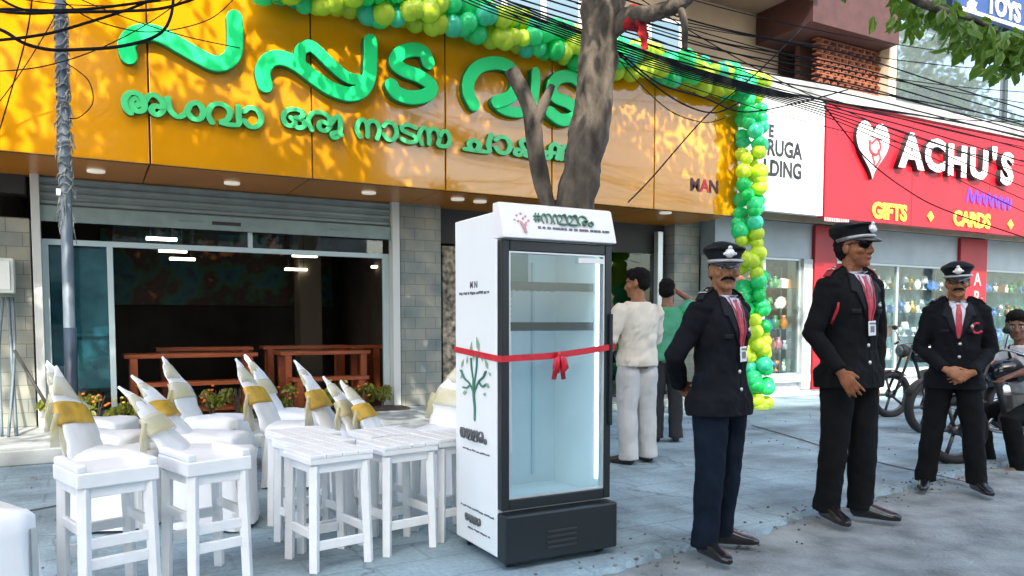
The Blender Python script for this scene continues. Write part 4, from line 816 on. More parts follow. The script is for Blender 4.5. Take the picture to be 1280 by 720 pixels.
# ------------------------------------------------------------------ chairs under white covers
SAT = mat('satin_white', (.80, .83, .85), .42, spec=.4, var=.05, scale=5, bump=.5, bscale=7, stretch=(1, 1, .3)); GOLD = mat('sash_gold', (.55, .34, .04), .35, var=.3, scale=10); ORZ = mat('organza_white', (.76, .75, .62), .35, col2=(.68, .60, .25), scale=6)
for mm, al in ((ORZ, .55),): mm.node_tree.nodes['Principled BSDF'].inputs['Alpha'].default_value = al
def chair(label, p, rz, lean=.24, tip=.1, h=.96, seed=0, sash=0):
    rnd = random.Random(seed); s = thing('banquet_chair', label, 'chair', (p.x, p.y, 0), rz, 'chairs under white satin covers')
    def ring(z, x0, x1, y0, fl, ph):   # folded skirt ring
        out = []
        for k in range(48):
            q = 2 * math.pi * k / 48; cx, cy = math.cos(q), math.sin(q); sx = math.copysign(abs(cx) ** .45, cx); sy = math.copysign(abs(cy) ** .45, cy)
            f = 1 + fl * (math.sin(q * 7 + ph) * .6 + math.sin(q * 12 + ph * 2) * .5)
            out.append(V(((x0 + x1) / 2 + (x1 - x0) / 2 * sx * f, y0 * sy * f, z + (.008 * math.sin(q * 3 + ph)))))
        return out
    w = MB(); ph = rnd.uniform(0, 6)
    Rg = [ring(.02, -.24, .25, .235, .09, ph), ring(.2, -.23, .24, .225, .07, ph), ring(.38, -.225, .235, .22, .03, ph), ring(.45, -.225, .24, .225, .005, ph), ring(.475, -.2, .21, .2, 0, ph), ring(.487, -.1, .1, .1, 0, ph)]
    for r in Rg: w.v += r
    for j in range(len(Rg) - 1):
        for k in range(48): w.f.append((j * 48 + k, j * 48 + (k + 1) % 48, (j + 1) * 48 + (k + 1) % 48, (j + 1) * 48 + k)); w.m.append(0)
    w.f.append(tuple(range(5 * 48, 6 * 48))); w.m.append(0)
    w.v = [p + V((0, 0, .012 * noise.noise(V((p.x * 9, p.y * 9, seed))) if p.z > .44 else 0)) + (V((p.x, p.y, 0)).normalized() * .012 * noise.noise(V((p.x * 12, p.y * 12, p.z * 5 + seed))) if .03 < p.z < .47 else V()) for p in w.v]
    w.build('seat_cover', SAT, s, True)
    def bp(u):  # back line
        return V((-.19 - lean * u ** 1.1 - .05 * u ** 4, tip * u * u + .03 * u ** 3, .42 + (h - .42) * u))
    prof = [(0, .205), (.2, .195), (.4, .178), (.6, .142), (.75, .10), (.87, .058), (.95, .027), (1, .006)]
    fine_ = [(a[0] + (b[0] - a[0]) * t / 4, a[1] + (b[1] - a[1]) * t / 4) for a, b in zip(prof, prof[1:]) for t in range(4)] + [prof[-1]]
    w = MB(); w.loft([(bp(u) + V((.012 * math.sin(u * 9 + ph), 0, 0)), hw * (1 + .05 * math.sin(u * 31 + ph)), .03 * (1.5 - 1.2 * u)) for u, hw in fine_], side=(0, 1, 0), n=30)
    w.v = [p + V((.013 * noise.noise(V((p.y * 13 + p.z * 9 + seed, p.z * 5, seed))) + .007 * noise.noise(V((p.y * 34 - p.z * 22, p.z * 9, seed))), 0, 0)) for p in w.v]
    bk = w.build('back_cover', SAT, s, True)
    w = MB(); w.loft([(bp(u), hw + .014, .030 * (1.5 - 1.2 * u) + .020) for u, hw in ((.36, .181), (.40, .178), (.46, .171), (.54, .157), (.58, .147))], side=(0, 1, 0), n=18); sa = w.build('sash', GOLD if sash % 2 == 0 else ORZ, s, True)
    w = MB(); a = bp(.48) + V((-.05, -.02, 0))
    w.loft([(a, .03, .014), (a + V((-.03, .03, -.08)), .04, .015), (a + V((-.02, .05, -.18)), .055, .015), (a + V((.0, .06, -.28)), .04, .01)], side=(0, 1, 0), n=10)
    w.loft([(a + V((.05, -.17, .03)), .012, .02), (a + V((.045, -.19, -.06)), .012, .045), (a + V((.05, -.2, -.17)), .006, .055)], side=(1, 0, 0), n=10); w.build('sash_tail', ORZ, sa, True)
    w = MB(); w.loft([(bp(u) + V((.002, -.01, .004)), hw * .93, .02) for u, hw in ((.66, .130), (.74, .105), (.82, .076), (.86, .06))], side=(0, 1, 0), n=14); w.build('organza_veil', ORZ, bk, True)
    for sx, sy in ((-1, -1), (-1, 1), (1, -1), (1, 1)): w = MB(); w.bb(.2 * sx - .012, .2 * sx + .012, .19 * sy - .012, .19 * sy + .012, 0, .4); w.build('leg', ALU, s)
    return s
def cseat(px, py, z=.48): return gp(px, py, z)
L_ = 'white covered chair '
# placed by where the seat tops are seen
for i, (px, py, rz, lean, tip, h, lb) in enumerate((
    (150, 560, 12, .12, .10, .98, 'nearest the steel pole, seat just behind the first stool'), (135, 540, 10, .14, .06, .96, 'second behind the steel pole, in the left column'), (128, 523, 8, .16, .04, .94, 'third behind the steel pole, closest to the glass'),
    (266, 560, 14, .22, .0, .86, 'nearest in the second column, behind the second stool'), (262, 541, 10, .22, .03, .88, 'middle of the second column with the rounded tilted back'), (272, 520, 8, .16, .05, .97, 'farthest of the second column, with the tall gold back'),
    (372, 528, 6, .2, .06, .97, 'tall and pointed at the front of the third column'), (372, 513, 4, .16, .02, .97, 'with the blunt tip behind the third column'),
    (448, 534, 4, .17, .02, .97, 'with the tallest point in the fourth column'), (485, 538, 4, .16, .04, .86, 'with the low tip right of the tallest point'), (508, 541, 4, .16, .03, .84, 'with the low plain tip beside the leaning one'),
    (545, 536, 250, -.02, .05, .98, 'leaning toward the refrigerator with crossed gold sash'))):
    p = cseat(px, py); chair(L_ + lb, p, R_(rz - 38), lean + .09, tip, h, i, i)
chair(L_ + 'cut off by the left picture edge', gp(-52, 640, .48), R_(25), .2, 0, .95, 77, 1)
# ------------------------------------------------------------------ benches and tables behind the glass
WD = mat('red_wood', (.26, .06, .022), .3, col2=(.38, .095, .035), scale=6, stretch=(1, 9, 9))
def bench(label, a, b, y, h, dp, name='wooden_bench', cat='bench'):
    s = thing(name, label, cat, ((a + b) / 2, y, .135), 0, None); l = (b - a) / 2
    w = MB(); w.bb(-l, l, -dp / 2, dp / 2, h - .05, h); w.build('top' if cat == 'table' else 'seat', WD, s, bev=.005)
    for sx in (-1, 1):
        for sy in (-1, 1): w = MB(); w.bb(sx * (l - .1) - .04, sx * (l - .1) + .04, sy * (dp / 2 - .04) - .035, sy * (dp / 2 - .04) + .035, 0, h - .051); w.build('leg', WD, s, bev=.003)
        w = MB(); w.bb(sx * (l - .1) - .02, sx * (l - .1) + .02, -dp / 2 + .066, dp / 2 - .066, .1, .15); w.build('stretcher', WD, s)
    w = MB(); w.bb(-l + .135, l - .135, -.02, .02, .05, .10); w.build('stretcher', WD, s); return s
bench('long red brown table by the left half of the shop window', .35, 1.85, 10.25, .75, .5, 'wooden_table', 'table')
bench('low red brown bench before the left table', .45, 1.8, 9.98, .42, .24)
bench('red brown bench behind the left table', .75, 1.95, 11.0, .80, .3)
bench('long red brown table by the right half of the shop window', 2.15, 3.35, 10.35, .75, .5, 'wooden_table', 'table')
bench('low red brown bench before the right table', 2.25, 3.25, 10.0, .42, .24)
bench('red brown bench behind the right table', 2.1, 3.3, 11.1, .80, .3)
s = bench('red brown stool at the right end of the shop window', 3.3, 3.75, 10.9, .8, .35, 'wooden_stool', 'stool')
# ------------------------------------------------------------------ planting at the window foot
PL = leafmat('shrub_leaf', (.09, .13, .02), (.30, .30, .05)); SOIL = mat('soil', (.05, .04, .03), .95)
fl = {'orange': mat('flower_orange', (.6, .15, .02), .5), 'yellow': mat('flower_yellow', (.6, .45, .04), .5)}
rnd = random.Random(12)
for i in range(13):
    x = -.25 + i * .295; y = 9.5 + rnd.uniform(-.06, .04)
    lb = ['at the far left of the window foot', 'second from the left end', 'third from the left end', 'below the left table leg', 'below the middle of the left table', 'below the right end of the left table', 'behind the tall gold chair back', 'in the gap between the two tables', 'behind the third column of chairs', 'below the left of the right table', 'behind the fourth column of chairs', 'next to last before the pillar', 'at the foot of the tiled pillar'][i]
    c = rnd.choice(list(fl)) if i % 3 else None
    s = thing('low_shrub', ('low yellowish shrub ' if not c else f'low shrub with {c} blossoms ') + lb, 'plant', (x, y, .14), 0, 'shrubs along the window foot')
    w = MB(); h = rnd.uniform(.26, .40)
    for k in range(7): q = rnd.uniform(0, 6.28); w.tube([(0, 0, 0), (math.cos(q) * .05, math.sin(q) * .05, h * .5), (math.cos(q) * .1, math.sin(q) * .1, h * .9)], .006, 5)
    w.build('stem', BARK, s)
    w = MB(); leaves(w, (0, 0, h * .6), (.19, .15, .17), 190, .075, 40 + i); w.build('foliage', PL, s)
    if c:
        w = MB()
        for k in range(8): w.ell((rnd.uniform(-.13, .13), rnd.uniform(-.12, .02), h * rnd.uniform(.6, 1.1)), (.02, .02, .014), 7, 5)
        w.build('blossom', fl[c], s, True)
w = MB(); w.bb(-.4, 3.6, 9.3, 9.69, .141, .17); struct(w.build('soil_bed', SOIL))
# ------------------------------------------------------------------ people
SKIN = lambda n, c: mat('skin_' + n, c, .45, var=.22, scale=16, spec=.45, bump=.25, bscale=90)
def Rz(a): return Matrix.Rotation(a, 4, 'Z')
def hand(w, wr, d, nrm, thumb, curl=.5, s=1.0, spread=1.0):
    """wr wrist, d direction of the hand, nrm out of the back of the hand, thumb direction (side)"""
    d = V(d).normalized(); nrm = V(nrm); nrm = (nrm - d * nrm.dot(d)).normalized(); th = V(thumb); th = (th - d * th.dot(d) - nrm * th.dot(nrm)).normalized()
    wr = V(wr); L = .095 * s
    w.loft([(wr - d * .03 * s, .026 * s, .021 * s), (wr + d * .015 * s, .03 * s, .019 * s), (wr + d * .055 * s, .04 * s, .017 * s), (wr + d * L, .040 * s, .013 * s)], side=th, n=12)
    for i, (o, ln) in enumerate(((.031, .078), (.0105, .088), (-.0105, .082), (-.031, .062))):
        p = wr + d * (L - .015 * s) + th * o * s; pts = [(p - d * .015 * s, .0098 * s)]; q = d.copy(); a = th * (o * 3.2 * spread); q = (d + a).normalized(); seg = [.44, .31, .25]
        p = p + q * .015 * s; pts.append((p, .0095 * s))
        for k in range(3):
            ang = curl * (.45, .75, .55)[k] * (1 + .12 * i); ax = th
            q = (Matrix.Rotation(ang, 3, ax) @ q) if (Matrix.Rotation(ang, 3, ax) @ d).dot(nrm) < d.dot(nrm) + 1e-6 or k else (Matrix.Rotation(-ang, 3, ax) @ q)
            if k == 0: sg = 1 if (Matrix.Rotation(.5, 3, ax) @ d).dot(nrm) < 0 else -1
            p = p + q * ln * seg[k] * s; pts.append((p, (.009, .0082, .007)[k] * s))
        w.loft(pts, side=th, n=8)
    p = wr + d * .02 * s + th * .022 * s; q = (d * .7 + th * .75 - nrm * .2).normalized()
    q2 = (d * .95 + th * .3 - nrm * .35).normalized()
    w.loft([(p - q * .01 * s, .015 * s), (p + q * .03 * s, .0135 * s), (p + q * .034 * s + q2 * .028 * s, .0105 * s), (p + q * .034 * s + q2 * .05 * s, .008 * s)], n=8)
def head_parts(w, M):
    E = lambda c, r, R=None: w.ell(M @ V(c), r, 18, 13, M.to_3x3() @ (R or Matrix.Identity(3)))
    L = lambda rs, **k: w.loft([(M @ V(c), *r) for c, *r in rs], side=M.to_3x3() @ V((1, 0, 0)), **k)
    E((0, .012, .045), (.074, .094, .078)); E((0, -.012, -.01), (.066, .074, .075)); E((0, -.028, -.05), (.055, .056, .05))
    E((0, -.062, -.092), (.026, .024, .02)); E((0, -.035, -.078), (.046, .045, .032))
    L([((0, -.074, .022), .011, .012), ((0, -.09, -.005), .012, .013), ((0, -.104, -.028), .014, .013), ((0, -.094, -.04), .012, .01)], n=10)
    for s in (-1, 1):
        E((.012 * s, -.092, -.034), (.010, .011, .008)); E((.074 * s, .008, -.004), (.010, .022, .033)); E((.038 * s, -.058, -.022), (.026, .022, .022)); E((.028 * s, -.074, .03), (.026, .014, .010))
    E((0, -.080, -.058), (.025, .012, .0065)); E((0, -.078, -.069), (.021, .012, .0075))
def person(name, label, loc, rz, P):
    """a standing or seated figure facing -Y in its own frame"""
    s = P.get('scale', 1.0); root = thing('person', label, 'person', loc, rz); root.scale = (s, s, s)
    sk = SKIN(*P['skin']); hz = P.get('hz', 0)                    # hip drop when seated
    vox = P.get('vox', .0065)
    J = P['J']; w = MB()
    T = lambda rs, wd=1, n=18, q=2.3: [(V((x, y, z + hz)), a * wd, b * wd) for x, y, z, a, b in rs]
    torso = [(0, 0, .86, .14, .10), (0, 0, .94, .16, .112), (0, 0, 1.04, .148, .105), (0, 0, 1.15, .155, .108), (0, -.004, 1.27, .172, .115), (0, .002, 1.37, .165, .10), (0, .01, 1.43, .12, .075), (0, .012, 1.48, .06, .056)]
    ln = P.get('lean', 0)   # forward lean of the torso (y shear)
    def lz(p): return V((p[0], p[1] - ln * max(0, p[2] - .9), p[2]))
    def TR(rs, k=0): return [(lz((x, y, z)) + V((0, 0, hz)), a + k, b + k) for x, y, z, a, b in rs]
    w.loft(TR(torso), n=18, sq=2.3)
    nk = lz((0, .012, 1.48)) + V((0, 0, hz)); HC = lz((0, -.016, 1.622)) + V((0, 0, hz))
    w.loft([(nk - V((0, 0, .03)), .070, .064), (nk.lerp(HC, .35), .059, .058), (nk.lerp(HC, .8), .058, .060)], n=14)
    HM = Matrix.Translation(HC) @ Matrix.Scale(1.06, 4) @ Rz(P.get('yaw', 0)) @ Matrix.Rotation(P.get('nod', 0), 4, 'X') @ Matrix.Rotation(P.get('roll', 0), 4, 'Y')
    head_parts(w, HM)
    A = {}
    for sd_ in ('R', 'L'):
        x = -1 if sd_ == 'R' else 1
        sh = lz((.168 * x, .008, 1.395)) + V((0, 0, hz)); el, wr = V(J['el' + sd_]), V(J['wr' + sd_]); A[sd_] = (sh, el, wr)
        w.loft([(sh + (sh - el).normalized() * .02, .04), (sh.lerp(el, .12), .052), (sh.lerp(el, .45), .046), (sh.lerp(el, .95), .037), (el.lerp(wr, .2), .038), (el.lerp(wr, .55), .033), (wr, .025, .022)], n=12)
        hd = P['hand' + sd_]; hand(w, wr, hd[0], hd[1], hd[2], hd[3], 1.0, hd[4] if len(hd) > 4 else 1)
        hp, kn, an = V(J['hip' + sd_]), V(J['kn' + sd_]), V(J['an' + sd_]); A['l' + sd_] = (hp, kn, an)
        w.loft([(hp + V((0, 0, .06)), .08), (hp.lerp(kn, .2), .085), (hp.lerp(kn, .6), .07), (kn, .052), (kn.lerp(an, .3), .055), (kn.lerp(an, .6), .045), (an, .034)], n=12)
        ft = V(J['toe' + sd_]); fd = V((ft.x - an.x, ft.y - an.y, 0)).normalized(); fz = ft.z; w.loft([(an + V((0, 0, .02)), .034), (an - V((0, 0, .025)), .03), (V((an.x, an.y, fz + .005)) + fd * .06, .028, .02), (V((an.x, an.y, fz - .003)) + fd * .15, .028, .012)], n=10)
    body = w.remesh('body', sk, root, vox, 2)
    bm_ = BVHTree.FromPolygons([v.co.copy() for v in body.data.vertices], [tuple(p.vertices) for p in body.data.polygons])
    CL = lambda n, c, **k: mat(n, c, k.pop('rough', .8), **k)
    # trousers
    tr = P['trousers']; w = MB()
    for sd_ in ('R', 'L'):
        hp, kn, an = A['l' + sd_]; g = P.get('tw', 1)
        w.loft([(hp + V((0, 0, .10)), .08), (hp, .094), (hp.lerp(kn, .25), .102 * g), (hp.lerp(kn, .7), .09 * g), (kn, .082 * g), (kn.lerp(an, .35), .080 * g), (kn.lerp(an, .75), .076 * g), (an + V((0, 0, .01)), .078 * g), (an - V((0, 0, .035)), .080 * g)], n=16)
    w.loft(TR([(0, .004, .88, .165, .115), (0, .002, .94, .178, .126), (0, 0, 1.0, .17, .122), (0, 0, 1.05, .16, .115)]), n=18, sq=2.3)
    w.remesh('trousers', tr, root, .009, 3, .008, .10)
    # shoes
    for sd_ in ('R', 'L'):
        an = A['l' + sd_][2]; toe = V(J['toe' + sd_]); d = V((toe.x - an.x, toe.y - an.y, 0)).normalized(); z0 = toe.z - .03; w = MB(); h = V((an.x, an.y, z0)) - d * .055
        sdv = V((-d.y, d.x, 0))
        w.loft([(h + V((0, 0, .045)), .022, .03), (h + d * .02 + V((0, 0, .05)), .036, .05), (h + d * .08 + V((0, 0, .052)), .041, .052), (h + d * .14 + V((0, 0, .042)), .043, .042), (h + d * .2 + V((0, 0, .032)), .046, .032), (h + d * .25 + V((0, 0, .026)), .040, .025), (h + d * .285 + V((0, 0, .02)), .018, .015)], side=sdv, n=14, sq=2.6)
        w.remesh('shoe', P['shoes'], root, .006, 3)
    # upper garment
    cl = P['top']; w = MB(); jk = cl['kind'] == 'jacket'
    k = cl.get('k', .015)
    low = [(0, .004, .80, .205, .145), (0, .004, .90, .196, .14)] if jk else [(0, .002, .88, .162, .112)]
    w.loft(TR(low + [r if r[2] > 1 else (r[0], r[1], r[2], r[3] + .006, r[4] + .006) for r in torso[1:7]] + [(0, .012, 1.462, .082, .062)], k), n=22, sq=2.35)
    if jk:
        for sd_ in ('R', 'L'): sh = A[sd_][0]; w.ell(sh + V((.006 if sd_ == 'L' else -.006, 0, .012)), (.070, .072, .048)); w.loft([(sh + V((0, 0, .035)), .03, .05), (V((sh.x * .35, sh.y, sh.z + .085)), .03, .05)], side=(0, 1, 0), n=10)
    for sd_ in ('R', 'L'):
        sh, el, wr = A[sd_]; e = cl.get('sleeve', .96); g = cl.get('g', 1)
        if e < .5:
            w.loft([(sh + (sh - el).normalized() * .02, .06), (sh.lerp(el, .15), .074), (sh.lerp(el, .5), .075), (sh.lerp(el, .8), .078)], n=14)
        else:
            d = (el - wr).normalized(); w.loft([(sh + (sh - el).normalized() * .03 + V((0, 0, .005)), .055), (sh.lerp(el, .1), (.070 if jk else .078) * g), (sh.lerp(el, .5), (.062 if jk else .070) * g), (el, .056 * g), (el.lerp(wr, .35), .052 * g), (el.lerp(wr, .75), .046 * g), (el.lerp(wr, e), .044 * g)], n=14)
    gar = w.remesh(cl['name'], cl['mat'], root, .008, 3, cl.get('wr', .009), .085)
    bg = BVHTree.FromPolygons([v.co.copy() for v in gar.data.vertices], [tuple(p.vertices) for p in gar.data.polygons])
    def hit(b, x, z, off, M=None, far=-1.5):
        o, d = V((x, far, z)), V((0, 1, 0))
        if M: o = M @ V((x, -.3, z)); d = M.to_3x3() @ d
        h = b.ray_cast(o, d)
        return (h[0] - d * off) if h[0] else None
    def patch(nm, rows, mt, par, off=.004, b=None, M=None, th=.004, nx=6):
        """rows: (z, x0, x1) from top to bottom, dropped onto the surface from the front"""
        w = MB(); ok = []
        last = None
        for z, x0, x1 in rows:
            for i in range(nx + 1):
                x = x0 + (x1 - x0) * i / nx; p = hit(b or bg, x, z, off, M)
                if p is None: p = last or ((M @ V((x, -.08, z))) if M else V((x, -.1, z)))
                last = p; w.v.append(p)
        r = len(rows)
        for j in range(r - 1):
            for i in range(nx): a = j * (nx + 1) + i; w.f.append((a, a + 1, a + nx + 2, a + nx + 1)); w.m.append(0)
        o = w.build(nm, mt, par, True); so_ = o.modifiers.new('t', 'SOLIDIFY'); so_.thickness = th; so_.offset = 0; return o
    def rows(pts, n=8):  # polyline (z, x0, x1) densified
        out = []
        for (z, a, b), (z2, a2, b2) in zip(pts, pts[1:]):
            for i in range(n): t = i / n; out.append((z + (z2 - z) * t, a + (a2 - a) * t, b + (b2 - b) * t))
        return out + [pts[-1]]
    if cl.get('front'): cl['front'](root, gar, patch, rows, hz, hit, bg)
    # ---- face
    F = P.get('face', {})
    FD = mat('hair_black', (.006, .005, .0045), .75, spec=.15, bump=.5, bscale=120)
    def fp(nm, rw, mt, off=.002, par=None, th=.003, nx=5): return patch(nm, rw, mt, par or root, off, bm_, HM, th, nx)
    if not F.get('none'):
        for s_ in (-1, 1):
            fp('eyebrow', [(.032, .014 * s_, .046 * s_), (.026, .012 * s_, .050 * s_)], FD)
            if not F.get('glasses'):
                e = fp('eye', [(.014, .024 * s_, .036 * s_), (.010, .018 * s_, .043 * s_), (.004, .018 * s_, .044 * s_), (.001, .024 * s_, .038 * s_)], mat('eye_white', (.6, .58, .55), .2), .002)
                fp('iris', [(.013, .026 * s_, .035 * s_), (.008, .025 * s_, .037 * s_), (.002, .026 * s_, .036 * s_)], mat('iris_dark', (.01, .007, .005), .1), .0045, e)
        fp('lips', [(-.056, -.014, .014), (-.062, -.023, .023), (-.068, -.016, .016)], mat('lip', (.20, .06, .05), .45), .0015)
        if F.get('moustache'):
            w = MB()
            w.loft([(HM @ V((x, y, z)), a, b_) for x, y, z, a, b_ in ((-.036, -.070, -.058, .004, .004), (-.024, -.086, -.050, .008, .007), (-.008, -.094, -.046, .009, .008), (0, -.095, -.047, .007, .007), (.008, -.094, -.046, .009, .008), (.024, -.086, -.050, .008, .007), (.036, -.070, -.058, .004, .004))], side=(0, 0, 1), n=10); w.build('moustache', FD, root, True)
    if F.get('glasses'):
        w = MB(); G = mat('lens_black', (.004, .004, .005), .15, spec=.35)
        for s_ in (-1, 1):
            pts = [(.008, .020), (.03, .024), (.054, .020), (.060, .008), (.054, -.012), (.036, -.022), (.018, -.014), (.010, .002)]; n = len(pts); o = len(w.v)
            for dy in (0, .006): w.v += [HM @ V((x * s_, -.094 + dy + x * x * 9, z + .006)) for x, z in pts]
            w.f += [tuple(o + i for i in range(n)), tuple(o + n + i for i in reversed(range(n)))] + [(o + i, o + (i + 1) % n, o + n + (i + 1) % n, o + n + i) for i in range(n)]; w.m += [0] * (n + 2)
            w.tube([HM @ V((.058 * s_, -.066, .018)), HM @ V((.076 * s_, -.04, .018)), HM @ V((.080 * s_, .02, .014))], .003, 6)
        w.tube([HM @ V((-.012, -.096, .014)), HM @ V((0, -.099, .018)), HM @ V((.012, -.096, .014))], .003, 6)
        w.build('sunglasses', G, root, fix=True)
    # hair
    w = MB(); hair = P.get('hair', 'short')
    E = lambda c, r: w.ell(HM @ V(c), r, 18, 13, HM.to_3x3())
    if hair == 'full': E((0, .02, .062), (.083, .10, .080)); E((0, .045, .01), (.078, .075, .075)); E((0, -.03, .095), (.062, .06, .038))
    else: E((0, .045, .0), (.0755, .068, .07)); E((0, .03, .035), (.079, .09, .06))
    w.remesh('hair', FD, root, .008, 2, .008, .02)
    if P.get('cap'):
        C = HM @ Matrix.Translation((0, .004, .036)) @ Matrix.Rotation(P.get('captilt', .06), 4, 'X') @ Matrix.Diagonal((.97, .97, .88, 1)); BK = mat('cap_black', (.006, .007, .009), .7, spec=.2)
        L = lambda rs, **k: MB().loft([(V(c), *r) for c, *r in rs], side=(1, 0, 0), **k).xf(C)
        cap = L([((0, 0, .0), .084, .104), ((0, 0, .035), .087, .107), ((0, .002, .05), .093, .112), ((0, .008, .078), .112, .128), ((0, .008, .090), .113, .128), ((0, .006, .102), .103, .116), ((0, .004, .111), .07, .08), ((0, 0, .115), .02, .02)], n=28).build('cap', BK, root, True, fix=True)
        L([((0, 0, .001), .088, .108), ((0, 0, .004), .0885, .1085), ((0, 0, .022), .0895, .1095), ((0, 0, .025), .088, .108)], n=28).build('cap_band', mat('band_grey', (.10, .10, .10), .5), cap, True, fix=True)
        w = MB(); n = 15; lay = []
        for dz in (0, -.005):
            for r_, zz, yy in ((1.0, 0, 0), (1.0, -.010, .024), (.97, -.024, .044), (.85, -.034, .056)):
                for i in range(n): q = math.pi * (1.12 + .76 * i / (n - 1)); w.v.append(V((math.cos(q) * .089 * r_, math.sin(q) * .109 - yy * abs(math.sin(q)) ** 1.5, .004 + zz * abs(math.sin(q)) ** 1.3 + dz)))
        for g_ in range(2):
            for j in range(3):
                for i in range(n - 1): a = g_ * 4 * n + j * n + i; w.f.append((a, a + 1, a + n + 1, a + n)); w.m.append(0)
        for i in range(n - 1): a = 3 * n + i; w.f.append((a, a + 1, a + 4 * n + 1, a + 4 * n)); w.m.append(0)
        w.xf(C); w.build('visor', mat('visor_black', (.012, .012, .014), .2), cap, True, fix=True)
        w = MB(); w.loft([(V((math.cos(q) * .092, math.sin(q) * .113, .013)), .0105) for q in [math.pi * (1.04 + .92 * i / 16) for i in range(17)]], n=8); w.xf(C); w.build('braid', mat('braid_silver', (.42, .43, .44), .4, .4), cap, True)
        w = MB(); w.loft([((0, -.112, .056), .027, .030), ((0, -.128, .058), .023, .026)], side=(1, 0, 0), n=12); w.ell((0, -.122, .088), (.012, .008, .012), 8, 6); w.ell((-.024, -.120, .052), (.014, .008, .010), 8, 6); w.ell((.024, -.120, .052), (.014, .008, .010), 8, 6); w.xf(C); w.build('cap_badge', mat('badge_silver', (.75, .75, .74), .35, .3), cap, True, fix=True)
    return root, A, HM
SUIT = mat('suit_black', (.006, .007, .010), .85, spec=.15, var=.3, scale=7, bump=.15, bscale=60)
NAVY = mat('trouser_navy', (.004, .009, .019), .8, spec=.15, var=.3, scale=6, bump=.15, bscale=60)
SUIT2 = mat('suit_black_b', (.005, .006, .007), .85, spec=.15, var=.3, scale=7, bump=.15, bscale=60)
SHOE = mat('shoe_leather', (.010, .010, .011), .25, coat=.3)
SHIRT = mat('shirt_white', (.55, .58, .66), .6); TIE = mat('tie_red', (.42, .035, .06), .5, var=.3, scale=40); LAPEL = mat('lapel_dark', (.009, .010, .013), .7, spec=.2)
MET = mat('button_silver', (.65, .65, .62), .3, .6)
def uniform(card=True, buttons=False, patch_red=False, redline=False):
    def f(root, gar, patch, rows, hz, hit, bg):
        s = patch('shirt', rows([(1.472, -.052, .052), (1.40, -.046, .046), (1.30, -.026, .026), (1.19, -.004, .004)]), SHIRT, root, .005, th=.006, nx=8)
        for x in (-1, 1): patch('collar', rows([(1.480, .012 * x, .060 * x), (1.45, .022 * x, .062 * x), (1.42, .040 * x, .046 * x)], 3), SHIRT, s, .012, th=.006, nx=3)
        t = patch('tie', rows([(1.452, -.016, .016), (1.435, -.012, .012), (1.40, -.020, .020), (1.25, -.022, .022), (1.19, -.006, .006)]), TIE, root, .011, th=.006, nx=3)
        for x in (-1, 1):
            patch('lapel', rows([(1.472, .052 * x, .085 * x), (1.40, .045 * x, .108 * x), (1.365, .040 * x, .118 * x), (1.36, .038 * x, .09 * x), (1.27, .020 * x, .056 * x), (1.19, .002 * x, .012 * x)]), LAPEL, gar, .006, th=.006, nx=4)
            w = MB(); p = hit(bg, .085 * x, 1.25, .004); 
            patch('pocket_flap', rows([(1.262, .06 * x, .125 * x), (1.235, .06 * x, .125 * x)], 3), LAPEL, gar, .004, th=.004)
            # shoulder strap
            w = MB(); top = [bg.ray_cast(V((xx * x, .005, 1.8)), V((0, 0, -1)))[0] for xx in (.095, .13, .165, .2)]
            for p in top:
                if p: w.v += [p + V((0, -.024, .004)), p + V((0, .024, .004))]
            n = len(w.v) // 2; w.f = [(2 * i, 2 * i + 1, 2 * i + 3, 2 * i + 2) for i in range(n - 1)]; w.m = [0] * (n - 1)
            st = w.build('shoulder_strap', mat('strap_red', (.25, .015, .02), .6) if redline else LAPEL, gar); q = st.modifiers.new('t', 'SOLIDIFY'); q.thickness = .006; q.offset = 1
            if top[2]: w = MB(); w.box(top[2] + V((0, 0, .013)), (.02, .046, .006)); w.ell(top[1] + V((0, 0, .013)), (.009, .009, .005), 8, 5); w.build('rank_bar', MET, st, bev=.002)
        p = hit(bg, .09, 1.285, .004); w = MB(); w.ell(p, (.012, .007, .012), 10, 7); w.box(p + V((0, -.004, .012)), (.006, .004, .012)); w.build('chest_badge', MET, gar, True)
        w = MB()
        for z in (1.15, 1.05, .95): p = hit(bg, .012, z, .002); w.ell(p, (.012, .006, .012), 10, 7)
        tag(w.build('button', MET, gar, True), kind=None)
        patch('front_seam', rows([(1.19, .018, .022), (.8, .028, .032)], 10), LAPEL, gar, .002, th=.003, nx=1)
        if card:
            for x in (-1, 1): patch('lanyard', rows([(1.47, .046 * x, .056 * x), (1.35, .030 * x, .040 * x), (1.22, .012 * x, .022 * x), (1.185, .002 * x, .014 * x)]), mat('lanyard_red', (.35, .02, .04), .6), root, .016, th=.003, nx=2)
            p = hit(bg, .008, 1.15, .02); w = MB(); w.box(p, (.058, .004, .085), Matrix.Rotation(R_(-4), 3, 'Y')); c = w.build('id_card', mat('card_white', (.75, .77, .78), .4), root, bev=.003)
            w = MB(); w.box(p + V((0, -.0035, -.005)), (.03, .003, .036)); w.box(p + V((0, -.0035, .028)), (.045, .003, .01)); w.build('card_photo', mat('card_grey', (.15, .16, .2), .5), c)
        if patch_red:
            p = hit(bg, .125, 1.27, .004); w = MB(); w.loft([(p + V((math.cos(a) * .034, -.004, math.sin(a) * .038)), .010) for a in [i * .42 + 1.2 for i in range(12)]], n=7); w.build('whistle_cord', mat('cord_red', (.42, .02, .04), .6), gar, True)
        if redline: patch('sleeve_flash', rows([(1.30, -.175, -.168), (1.05, -.19, -.183)]), mat('cord_red', (.42, .02, .04), .6), gar, .006, th=.006, nx=1)
    return f
